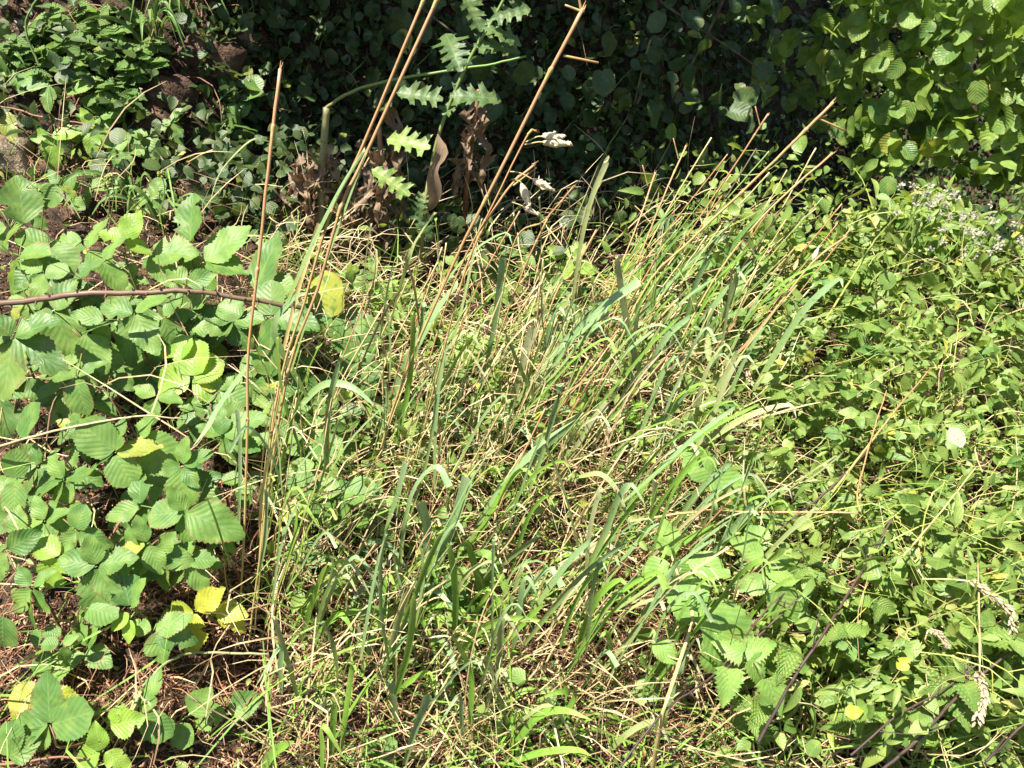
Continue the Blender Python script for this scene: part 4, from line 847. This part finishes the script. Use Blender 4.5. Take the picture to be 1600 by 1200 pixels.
# slim upper stems of the right-hand group
for i in range(75):
    bx = random.uniform(900, 1150); by = random.uniform(480, 640); k = random.uniform(.5, 1.05); Lp = random.uniform(130, 340)
    tx = bx + Lp * k / math.hypot(1, k); ty = max(215, by - Lp / math.hypot(1, k))
    mt = random.choices(['culm', 'culm_yellow', 'culm_green', 'darkstem'], [3, 3, 4, 2])[0]
    bls = []
    if random.random() < .5:
        t = random.uniform(.0, .4); x0 = bx + (tx - bx) * t; y0 = by + (ty - by) * t; l = random.uniform(90, 170)
        bls = [([(x0, y0), (x0 + l * .3, y0 - l * .42), (x0 + l * .62, y0 - l * .74)], random.uniform(4, 7), random.choice(['blade_dark', 'blade_dark', BG]), hit(bx, by)[1] - .03, '')]
    grass_plant([(bx, by), ((bx + tx) / 2 - 6, (by + ty) / 2), (tx, ty)], random.uniform(1.3, 2.5), mt, bls,
                desc='slim %s upper stem' % {'culm': 'orange', 'culm_yellow': 'yellow', 'culm_green': 'green', 'darkstem': 'dark'}[mt], dY=random.uniform(-.1, .1), group='slim stems above the sunlit crest')

# seed heads on the right
def hanging_head(stalk, head, w, label, h=0.32, mat='straw'):
    S = smooth_path([hit(x, y, h) for (x, y) in stalk], 14); H = smooth_path([hit(x, y, h) for (x, y) in head], 16)
    root = thing('seeding_grass', S[0], '', 'seed head', 'hanging grass seed heads', anchor=H[8], label=label)
    part('stalk', root, tube(S, 0.0014, 5), mat); g = []
    ww = w / FPX * ((H[0] - CP) @ FWD)
    for i in range(90):
        j = random.uniform(0, 14.9); a = int(j); c = H[a] + (H[a + 1] - H[a]) * (j - a); d = unit(H[a + 1] - H[a]); o = unit(np.cross(d, rn()))
        q = c + o * ww * random.uniform(.1, .35); l = ww * random.uniform(.5, .9)
        g.append(tube([q, q + unit(d + o * .4) * l * .5, q + unit(d + o * .5) * l], [ww * .10, ww * .16, ww * .01], 5))
    part('spikelets', root, join(g), 'seed')
hanging_head([(1528, 880), (1530, 960), (1531, 1050)], [(1528, 1050), (1535, 1085), (1525, 1130)], 16, 'tan grass seed head hanging straight down at lower right')
hanging_head([(1440, 905), (1480, 905), (1515, 908)], [(1515, 908), (1548, 928), (1578, 955), (1582, 985)], 13, 'drooping pale seed head curving down above the hanging one')
hanging_head([(1445, 1000), (1450, 985)], [(1452, 983), (1468, 992), (1480, 1010)], 9, 'short pale seed head left of the hanging one')
hanging_head([(1130, 560), (1150, 540), (1158, 560)], [(1160, 562), (1168, 580), (1172, 600)], 9, 'little pale seed head nodding over the right centre leaves', h=0.2)

# ------------------------------------------------------------------ leafy herbs on the right
def herb(px, py, n, Lp, mat, desc, kind='ovate', h=0.22, hgt=110, lean=0.4, stem='stem', group='leafy herbs on the right slope', name='leafy_herb', cat='herb', label=None, droop=-0.3):
    top = hit(px, py - hgt * .4, h); base = hit(px - lean * 30, py + hgt * .4, 0.0)
    base = np.array([base[0], base[1] + 0.03, ground_z(base[0], base[1] + 0.03) - 0.005])
    top = top + U3 * 0.02
    root = thing(name, base, desc, cat, group, anchor=top, label=label)
    mid = (base + top) / 2 + np.array([-0.02 * lean, 0, 0.05]) + rn(.012); P = smooth_path([base, mid, top], 12)
    part('stem', root, tube(P, np.linspace(0.0020, 0.0010, 12), 5), stem)
    dist = (top - CP) @ FWD; tp = {'ovate': HB, 'lance': LN, 'nettle': NE, 'heart': HE, 'mint': MI, 'toothed': BL, 'round': BLROUND}[kind]
    for i in range(n):
        t = 0.30 + 0.70 * (i / max(1, n - 1)); q = P[min(11, int(t * 11))]; a = (i % 2) * math.pi + (i // 2) * math.pi / 2 + random.uniform(-.4, .4)
        d = np.array([math.cos(a), math.sin(a) * .8, random.uniform(droop - .2, droop + .35)]); L = Lp / FPX * dist * random.uniform(.7, 1.15) * (1.1 - 0.4 * t)
        put('leaf', root, leaf_mesh(tp, kind + '_leaf', mat), frame(q + unit(d) * 0.004, d, unit(0.8 * U3 + 0.5 * TOC + rn(.35)), L))
    return root
cnt = 0
kinds = [('ovate', 'herb', 'oval-leaved herb', 34), ('ovate', 'herb', 'drooping oval-leaved herb', 38), ('heart', 'herb', 'heart-leaved climber', 34), ('lance', 'herb', 'narrow-leaved herb', 42), ('toothed', 'bramble', 'small toothed-leaved herb', 34), ('nettle', 'nettle', 'nettle-like herb', 40)]
while cnt < 125:
    x = random.uniform(1020, 1640); y = random.uniform(330, 1190)
    if y < crest(x) + 20 or x + 0.35 * (600 - y) < 1060 or (x < 1150 and y > 1000 and random.random() < .5): continue
    kd, mt, ds, Lp = random.choice(kinds)
    herb(x, y, random.choice([9, 11, 13, 15]), Lp * np.interp(y, [350, 1200], [0.85, 1.15]), mt, ds, kd, h=random.uniform(.22, .34), hgt=random.uniform(70, 140), lean=random.uniform(.2, 1.2)); cnt += 1
cnt = 0
while cnt < 50:
    x = random.uniform(470, 1060); y = random.uniform(440, 1150)
    if y < crest(x) + 30: continue
    kd, mt, ds, Lp = random.choice(kinds[:4])
    herb(x, y, random.choice([6, 8, 10]), Lp * .8, mt, 'low ' + ds, kd, h=random.uniform(.07, .14), hgt=60, group='low herbs among the grass'); cnt += 1
# nettles at lower right
for (x, y, n, L, lab) in [(1230, 1090, 12, 66, 'nettle with pale toothed leaves beside the lower dark stem'), (1500, 1140, 12, 84, 'big-leaved nettle in the bottom right corner under the hanging seed head'), (1580, 1080, 10, 74, 'nettle at the right edge next to the hanging seed head'),
                          (1320, 1060, 10, 56, 'nettle with downward leaves left of the small yellow leaf'), (1400, 1170, 8, 60, 'nettle at the bottom edge between the two dark stems'), (1200, 1180, 8, 60, 'yellowish nettle at the bottom edge right of centre')]:
    herb(x, y, n, L, 'nettle', '', 'nettle', h=.30, hgt=150, group='nettles at lower right', name='nettle', cat='nettle', label=lab, droop=-.15)

# broad pale leaves right of centre
def picture_plant(name, base_px, stem_pts, leaves, mat, stem_mat, label, cat, h, tpls, key, w=6, Wk=1.0):
    P = smooth_path([hit(base_px[0], base_px[1], 0) - U3 * .01] + [hit(x, y, h) for (x, y) in stem_pts], 20)
    root = thing(name, P[0], '', cat, anchor=P[12], label=label)
    r = w / FPX * ((P[-1] - CP) @ FWD) / 2; part('stem', root, tube(P, np.linspace(r * 1.2, r * .6, 20), 7), stem_mat)
    for lf in leaves:
        x, y, a, Lp = lf[:4]; mm = lf[4] if len(lf) > 4 else mat; q = hit(x, y, h + .01); d = (q - CP) @ FWD
        put('leaf', root, leaf_mesh(tpls, key, mm), frame(q, imdir(a, random.uniform(-.3, .2)), facing(.22), Lp / FPX * d * 1.06, Wk))
        j = int(np.argmin(np.linalg.norm(P - q, axis=1)))
        part('leaf_stalk', root, tube(smooth_path([P[j], (P[j] + q) / 2 - U3 * .01, q], 5), np.linspace(r * .5, r * .3, 5), 5), stem_mat)
    return root
picture_plant('broad_leaved_plant', (1015, 1230), [(1035, 1120), (1060, 1040), (1082, 960), (1060, 900), (1050, 870)],
              [(1050, 868, 105, 56), (1045, 880, 215, 52), (1056, 880, 300, 44), (1075, 878, 350, 62), (1095, 905, 245, 48), (1095, 968, 128, 74), (1110, 950, 300, 90), (1120, 990, 285, 70), (1020, 1000, 320, 48)], 'broad', 'culm_yellow',
              'plant with broad soft pale green leaves right of centre', 'herb', .30, BLROUND + BL[:3], 'broad_leaf')
picture_plant('broad_leaved_plant', (1200, 1150), [(1190, 1060), (1175, 1030), (1165, 1020)], [(1165, 1020, 20, 52), (1160, 1022, 160, 46), (1172, 1030, 300, 56), (1140, 1045, 260, 60), (1200, 1060, 290, 70)], 'broad', 'stem',
              'pale leafy plant below the broad-leaved one, behind dark stems', 'herb', .30, NE, 'nettle_leaf')
picture_plant('broad_leaved_plant', (1120, 860), [(1120, 800), (1110, 760), (1105, 735)], [(1110, 742, 140, 50), (1118, 745, 320, 66), (1140, 755, 350, 44)], 'broad', 'stem',
              'broad soft-leaved plant above the level orange twig', 'herb', .28, BLROUND + BL[:2], 'broad_leaf')
picture_plant('broad_leaved_plant', (1200, 960), [(1195, 920), (1190, 880)], [(1192, 870, 150, 56), (1196, 880, 340, 60), (1200, 905, 200, 46), (1215, 920, 300, 66), (1180, 860, 80, 40)], 'broad', 'stem',
              'soft green leaves right of the broad-leaved plant, under the orange twig', 'herb', .30, BLROUND + BL[:2], 'broad_leaf')
# pale round petal, small yellow leaf
def single_leaf(x, y, a, Lp, mat, label, cat, h, tpls, name):
    q = hit(x, y, h); me = leaf_mesh(tpls, name, mat); m = frame(q, imdir(a), facing(.1), Lp / FPX * ((q - CP) @ FWD))
    o = bpy.data.objects.new(name, me); COL.objects.link(o); o.matrix_world = Matrix(m.tolist()); o['category'] = cat; o['label'] = label
single_leaf(1480, 676, 335, 34, 'petal', 'pale round white leaf lying in the right-hand leaves', 'fallen leaf', .38, BLROUND, 'white_leaf')
single_leaf(1402, 1045, 40, 26, 'bramble_yellow', 'small bright yellow and brown leaf in the dark lower right gap', 'fallen leaf', .34, BL, 'yellow_leaf')
single_leaf(1320, 1115, 10, 30, 'bramble_yellow', 'yellow leaf left of the thick dark stem at bottom right', 'fallen leaf', .3, BL, 'yellow_leaf')

# ------------------------------------------------------------------ balm with white flowers, upper left
flower_g = []
def petal_cluster(c, size, n=5):
    g = []
    for k in range(n):
        a = 2 * math.pi * k / n; d = np.array([math.cos(a), -0.3, math.sin(a)]); v, f, uv = TN[k % 4]
        m = frame(c + rn(size * .3), d, TOC + rn(.3), size)
        g.append((v @ m[:3, :3].T + m[:3, 3], f, uv))
    return join(g)
k_ = 0
for (x, y) in [(60, 40), (95, 25), (130, 55), (70, 75), (110, 95), (150, 30), (165, 75), (185, 45), (200, 100), (140, 115), (220, 75), (235, 90), (180, 130), (60, 110), (25, 60), (205, 15), (120, 5), (160, 150), (215, 145), (100, 60), (80, 10), (45, 75), (125, 80), (170, 15), (190, 70), (240, 60)]:
    P0 = hit(x, y + 30, 0.0); top = hit(x, y, .14)
    root = thing('balm_plant', P0 - U3 * .01, 'balm stem with crinkled leaves', 'herb', 'white-flowered balm at upper left', anchor=top)
    P = smooth_path([P0 - U3 * .01, (P0 + top) / 2 + rn(.01), top], 8); part('stem', root, tube(P, np.linspace(.0022, .0012, 8), 5), 'stem')
    for i in range(12):
        t = .25 + .75 * i / 11; q = P[min(7, int(t * 7))]; a = (i % 2) * math.pi + (i // 2) * 1.3; d = np.array([math.cos(a), -abs(math.sin(a)) * .6, random.uniform(-.4, .3)])
        put('leaf', root, leaf_mesh(MI, 'balm_leaf', 'mint'), frame(q, d, facing(.35), random.uniform(.044, .074) * (1.15 - .5 * t)))
    for _ in range(random.choice([0, 1, 1, 2])): part('flower', root, petal_cluster(P[random.randrange(4, 8)] + TOC * .02 + rn(.01), .006), 'petal')

# ------------------------------------------------------------------ grass tufts with fine arching blades
def tuft(px, py, n, Lp, w, mat, label, h=0.0, lean=0.0, up=1.0, desc=''):
    b = hit(px, py, 0.0); root = thing('grass_tuft', b - U3 * .01, desc, 'grass', 'tufts of arching grass', anchor=b, label=label); dist = (b - CP) @ FWD
    for i in range(n):
        L = Lp / FPX * dist * random.uniform(.6, 1.2); a = random.uniform(0, 2 * math.pi); hv = np.array([math.cos(a) + lean, math.sin(a) * .5 - .35, 0]) * random.uniform(.3, .9)
        q = b + rn(.012) * [1, 1, .2]; P = smooth_path([q, q + hv * L * .35 + U3 * L * .45 * up, q + hv * L * .75 + U3 * L * .55 * up, q + hv * L * 1.1 + U3 * L * random.uniform(.0, .5) * up], 10)
        part('blade', root, ribbon(P, w / FPX * dist * np.array([.7, .9, 1, 1, 1, .95, .85, .65, .4, .05]), facing(.4), fold=.2, twist=random.uniform(-.8, .8)), mat)
tuft(240, 80, 12, 120, 6, 'blade_dark', 'dark grass tuft hanging before the reddish stones')
tuft(290, 45, 12, 110, 4, 'blade_dark', 'fine grass tuft at the top edge right of the balm')
tuft(215, 330, 13, 110, 6, 'blade_dark', 'green arching grass tuft above the bramble leaves')
tuft(255, 360, 11, 120, 5, 'blade_dark', 'grass tuft of long arching blades left of the upright bramble leaflet')
tuft(20, 130, 9, 90, 8, 'blade_dark', 'broad dark grass tuft at the left edge below the balm')
tuft(700, 1060, 14, 150, 10, 'blade_lime', 'bright lime grass tuft under the curved lime blades', lean=.3)
tuft(640, 1000, 12, 150, 12, 'blade_lime', 'lime grass tuft left of the curved lime blades', lean=.3)
tuft(750, 990, 12, 160, 12, 'blade_lime', 'lime grass tuft with broad blades behind the curved lime blades', lean=.4)
tuft(780, 1160, 14, 150, 10, 'blade_lime', 'lime grass tuft with wide arching blades at the bottom edge', lean=.4)
tuft(620, 950, 12, 150, 9, 'blade', 'blue-green grass tuft in the lower middle', lean=.4)
tuft(820, 940, 12, 130, 8, 'blade_lime', 'grass tuft right of the curved lime blades', lean=.5)
tuft(540, 900, 10, 140, 8, 'blade', 'grass tuft left of the lower middle', lean=.2)
tuft(1010, 520, 14, 170, 7, 'blade_dark', 'dark tall grass tuft on the crest right of centre', lean=.9, up=1.3)
tuft(1050, 500, 12, 150, 7, 'blade', 'blue-green tall grass tuft on the crest below the stout orange stem', lean=.5, up=1.6)
tuft(1110, 520, 12, 150, 6, 'blade_dark', 'dark grass tuft leaning right under the hazel', lean=.6, up=1.6)
tuft(880, 560, 12, 150, 8, 'blade', 'broad-bladed tuft in the very middle of the bank', lean=.6)
tuft(760, 720, 12, 160, 9, 'blade', 'broad-bladed tuft left below the middle', lean=.5)
tuft(960, 700, 12, 150, 8, 'blade_lime', 'lime tuft among the stems right of the middle', lean=.6)
tuft(900, 1190, 10, 110, 8, 'blade_lime', 'small lime tuft at the bottom edge right of centre', lean=.4)
tuft(640, 720, 10, 150, 8, 'blade', 'tuft of blades beside the small brambles in the middle left', lean=.4)

# ------------------------------------------------------------------ lobed wild lettuce and dead stalks at the back
def lettuce():
    Yd = 1.95; S = smooth_path([hit(655, 440, 0) - U3 * .02, at(662, 340, Yd), at(672, 270, Yd), at(692, 190, Yd), at(735, 90, Yd), at(765, 40, Yd), at(800, -25, Yd)], 26)
    root = thing('wild_lettuce', S[0], '', 'herb', anchor=S[14], label='wild lettuce with deeply lobed spiny leaves rising before the dark hollow')
    part('stem', root, tube(S, np.linspace(.0055, .003, 26), 7), 'stem')
    for (x, y, a, Lp, mt, c) in [(692, 156, 168, 82, 'lettuce', 0), (703, 150, 2, 88, 'lettuce', 1), (690, 180, 45, 60, 'lettuce', 2), (672, 232, 158, 92, 'lettuce_pale', 1), (640, 306, 142, 84, 'lettuce_pale', 0), (720, 112, 108, 98, 'lettuce', 3),
                                 (752, 50, 112, 74, 'lettuce', 0), (740, 72, 8, 84, 'lettuce', 1), (754, 44, 355, 70, 'lettuce', 2), (768, 30, 20, 70, 'lettuce', 0), (650, 330, 300, 60, 'lettuce', 1), (664, 300, 250, 50, 'lettuce', 3)]:
        q = at(x, y, Yd - .01); kk = ('lt', c, mt)
        if kk not in _cache: v, f, uv = LT[c]; _cache[kk] = make_mesh('lobed_leaf', v, f, uv, M[mt])
        put('leaf', root, _cache[kk], frame(q, imdir(a, random.uniform(-.2, .2)), unit(.8 * TOC + .3 * U3 + rn(.12)), Lp / FPX * Yd * 0.86))
    # hanging withered leaf
    P = smooth_path([at(684, 212, Yd - .02), at(690, 240, Yd - .03), at(676, 270, Yd - .03), at(678, 310, Yd - .02), at(668, 330, Yd)], 14)
    part('withered_leaf', root, ribbon(P, np.array([4, 9, 16, 20, 15, 11, 14, 20, 24, 22, 16, 12, 8, 2]) / FPX * 1.9, TOC, .3, .6), 'dead')
lettuce()

def dead_stalk(pts, w, label, leaves, Yd, mat='stalk'):
    S = smooth_path([hit(pts[0][0], pts[0][1], 0) - U3 * .02] + [at(x, y, Yd) for (x, y) in pts[1:]], 18)
    root = thing('withered_weed', S[0], '', 'dead plant', 'dead stalks with withered leaves', anchor=S[9], label=label); r = w / FPX * Yd / 2 * 1.05
    part('stalk', root, tube(S, np.linspace(r, r * .8, 18), 9), mat)
    for (x, y, L_) in leaves:
        L = L_ / FPX * Yd
        for rep_ in range(3):
            q = at(x, y, Yd - .015) + rn(.012); c = random.randrange(4); kk = ('dl', c)
            if kk not in _cache:
                v, f, uv = LT[c]; v = v.copy(); v[:, 0] *= .38; v[:, 2] += .07 * np.sin(v[:, 1] * 17 + c) + .9 * np.abs(v[:, 0]) * np.cos(v[:, 1] * 11 + c); v[:, 0] += .05 * np.sin(v[:, 1] * 9 + c)
                _cache[kk] = make_mesh('shrivelled_leaf', v, f, uv, M['dead'])
            if rep_ == 2 or random.random() < .6: put('withered_leaf', root, _cache[kk], frame(q, np.array([random.gauss(0, .3), random.gauss(0, .2), -1.0]), unit(TOC + rn(.8)), L * random.uniform(.6, 1.0), random.uniform(.6, 1.1)))
    return root
dead_stalk([(500, 420), (502, 300), (506, 230), (510, 168)], 13, 'thick olive stalk cut off flat, with shrivelled leaves, behind the tall stems', [(505, 235, 110), (515, 240, 100), (495, 250, 120), (478, 230, 100), (455, 260, 110), (470, 285, 100), (520, 280, 90)], 2.1)
r_ = dead_stalk([(600, 440), (598, 340), (596, 260), (592, 200)], 9, 'dead brown stalk hung with crumpled leaves left of the lettuce', [(610, 170, 120), (595, 200, 130), (585, 230, 120), (605, 240, 130), (575, 260, 110), (590, 290, 110), (612, 290, 110), (565, 300, 100), (600, 330, 100), (580, 340, 90)], 2.1, 'rustystraw')
dead_stalk([(725, 400), (728, 300), (738, 220), (748, 140)], 8, 'dead stalk with long curled brown leaves right of the lettuce', [(745, 150, 120), (738, 170, 130), (748, 190, 110), (728, 215, 110), (735, 230, 110), (720, 250, 90)], 2.15, 'rustystraw')
dead_stalk([(430, 420), (440, 340), (458, 285), (468, 262)], 6, 'drooping dead stalk with grey papery leaves by the tallest lone stem', [(465, 250, 100), (450, 275, 100), (438, 300, 90), (478, 235, 70), (425, 310, 80)], 2.1, 'rustystraw')
dead_stalk([(545, 430), (540, 330), (548, 290)], 5, 'short brown dead stalk between the tall stems and the lettuce', [(550, 300, 110), (540, 320, 100), (560, 330, 90), (530, 340, 80), (555, 350, 80)], 2.1, 'rustystraw')
stick('bent_weed', [(508, 170, 2.1), (540, 148, 2.08), (590, 130, 2.06), (690, 112, 2.05), (760, 102, 2.04), (822, 88, 2.04)], 5.5, 'stem', 'long thin green stalk arching right behind the lobed lettuce', 'dead plant', desc='')
stick('hanging_vine', [(1008, 60, 2.9), (1018, 90, 2.9), (1000, 150, 2.85), (975, 200, 2.8), (940, 250, 2.7), (918, 300, 2.6)], 7, 'stalk', 'ropy brown vine hanging in the dark hollow behind the stems', 'vine')
stick('hanging_vine', [(1016, 62, 2.85), (1000, 120, 2.82), (988, 170, 2.8), (950, 230, 2.7), (925, 290, 2.6)], 4, 'stem', 'thin green vine twisted along the ropy one', 'vine')

# ------------------------------------------------------------------ shaded plants at the back whose leaves can be told apart
def shade_plant(px, py, n, L0, desc, tp=BL, key='bramble_leaflet', mat='shade', spread=60, h=.16):
    b = hit(px, py + 40, 0.0); root = thing('shaded_bramble', b, desc, 'bramble', 'shaded creepers on the back bank', anchor=hit(px, py, h))
    P = smooth_path([b, hit(px - 20, py + 10, h * .6), hit(px + 15, py - 30, h * .8)], 8); part('stem', root, tube(P, .0018, 5), 'stem')
    for i in range(n):
        q = hit(px + random.gauss(0, spread), py + random.gauss(0, spread * .7), h + random.uniform(-.03, .04)); put('leaf', root, leaf_mesh(tp, key, mat), frame(q, rn(.7) + [0, 0, -.5], facing(.3), L0 * random.uniform(.7, 1.25)))
for (x, y) in [(380, 40), (440, 110), (360, 200), (430, 230), (400, 300), (520, 60), (560, 120), (340, 250), (470, 60), (500, 210)]: shade_plant(x, y, 13, .038, 'shaded bramble creeper with small dull leaves', BL + HB, 'mixed_leaf')
for (x, y) in [(600, 60), (660, 110), (830, 180), (870, 90), (800, 60), (900, 200), (1050, 60), (1120, 170), (1150, 80), (980, 130), (850, 330), (700, 330), (1000, 260), (900, 300), (1090, 240)]: shade_plant(x, y, 9, .044, 'shaded broad-leaved creeper', HZ, 'hazel_leaf', spread=50, h=.2)
for (x, y) in [(345, 170), (395, 145)]: shade_plant(x, y, 8, .06, 'half-lit creeper with broad lobed leaves', BLROUND, 'round_bramble_leaflet', 'bramble_dark', spread=25)
for (x, y) in [(220, 240), (260, 240), (290, 240), (160, 270), (120, 240), (200, 215)]: shade_plant(x, y, 9, .028, 'small creeper with oval leaves on dry ground', HB, 'ovate_leaf', 'herb', spread=24, h=.05)

# ------------------------------------------------------------------ white-flowering plants at the right edge
for i, (x, y) in enumerate([(1440, 320), (1470, 345), (1500, 335), (1530, 350), (1555, 365), (1580, 375), (1540, 390), (1510, 410), (1590, 350), (1430, 300), (1470, 300), (1585, 440), (1490, 375), (1560, 330), (1600, 400)]):
    Yd = 2.05 + .1 * (i % 3); top = at(x + 8, y + 2, Yd); b = np.array([top[0] - .05, top[1] + .05, 0]); b[2] = ground_z(b[0], b[1]) - .01
    root = thing('white_flowering_herb', b, 'herb with clustered white flowers', 'flowering plant', 'white flowers at the right edge', anchor=top)
    P = smooth_path([b, (b + top) / 2 + rn(.02), top], 10); part('stem', root, tube(P, np.linspace(.003, .0015, 10), 5), 'stem')
    for k in range(12): put('leaf', root, leaf_mesh(LN, 'lance_leaf', 'herb'), frame(P[random.randrange(4, 10)], rn(.8) + [0, 0, -.1], facing(.4), random.uniform(.04, .075)))
    for k in range(7):
        c = top + rn(.026) * [1.2, .8, .7]; s_ = part('flower_head', root, petal_cluster(c, .009, 8), 'petal')
# burs on the brambles at left
for (x, y) in [(172, 277), (165, 290), (252, 272), (60, 300)]:
    q = hit(x, y, .27); root = thing('bramble_bur', q - U3 * .05, 'green bramble bur on a short stalk', 'bramble bur', 'green burs above the bramble leaves', anchor=q)
    part('stalk', root, tube(smooth_path([q - U3 * .12 + [-.03, 0, 0], q - U3 * .04, q], 6), .0013, 5), 'stem')
    g = [tube([q + d * .001, q + d * .007, q + d * .010], [.002, .0024, .0006], 4) for d in [unit(rn()) for _ in range(26)]]; part('fruit', root, join(g), 'bud')

# ------------------------------------------------------------------ labels that single each thing out
LM = [('lobed lettuce', 700, 170), ('thorny cane', 250, 458), ('lower left litter', 160, 1040), ('yellowed bramble leaves', 330, 950), ('lone tall stem', 420, 250), ('pair of long stems', 560, 330), ('pale seed heads', 845, 260), ('hazel leaves', 1450, 150),
      ('white flowers', 1520, 350), ('round white leaf', 1490, 685), ('small yellow leaf', 1410, 1040), ('hanging seed head', 1530, 1080), ('broad pale leaves', 1070, 890), ('reddish stones', 300, 110), ('level orange twig', 1200, 800), ('curved lime blades', 760, 930),
      ('withered stalks', 590, 280), ('stout orange stem', 1180, 280), ('white bud', 880, 356), ('nodding seed head', 1165, 580), ('white broken straw', 960, 990), ('ropy vine', 970, 190), ('big cut blade', 660, 530), ('balm plants', 130, 70), ('glossy dark leaf', 30, 540),
      ('five-part bright leaf', 180, 705), ('bunched stem bases', 400, 900), ('bent pale stem', 310, 1030), ('crest', 1330, 400), ('bottom edge', 600, 1190)]
ORD = ['nearest', 'second nearest', 'third nearest', 'fourth nearest', 'fifth nearest', 'sixth nearest', 'seventh nearest', 'eighth nearest', 'ninth nearest', 'tenth nearest', 'eleventh nearest', 'twelfth nearest', 'thirteenth nearest', 'fourteenth nearest']
bins = {}
for (o, desc, group, anchor, label) in THINGS:
    if label: o['label'] = label; continue
    x, y = project(anchor); ds = [(math.hypot(x - a, y - b), nm, x - a, y - b) for nm, a, b in LM]; d, nm, dx, dy = min(ds)
    side = ('right of' if dx > 0 else 'left of') if abs(dx) > abs(dy) else ('below' if dy > 0 else 'above')
    bins.setdefault((desc, side, nm), []).append((d, o))
for (desc, side, nm), L in bins.items():
    for i, (d, o) in enumerate(sorted(L, key=lambda t: t[0])):
        o['label'] = ('%s %s the %s' % (desc, side, nm)) if len(L) == 1 else ('%s, %s %s the %s' % (desc, ORD[min(i, 13)], side, nm))
print('objects', len(bpy.data.objects), 'tris', sum(len(m.loops) - 2 * len(m.polygons) for m in bpy.data.meshes))
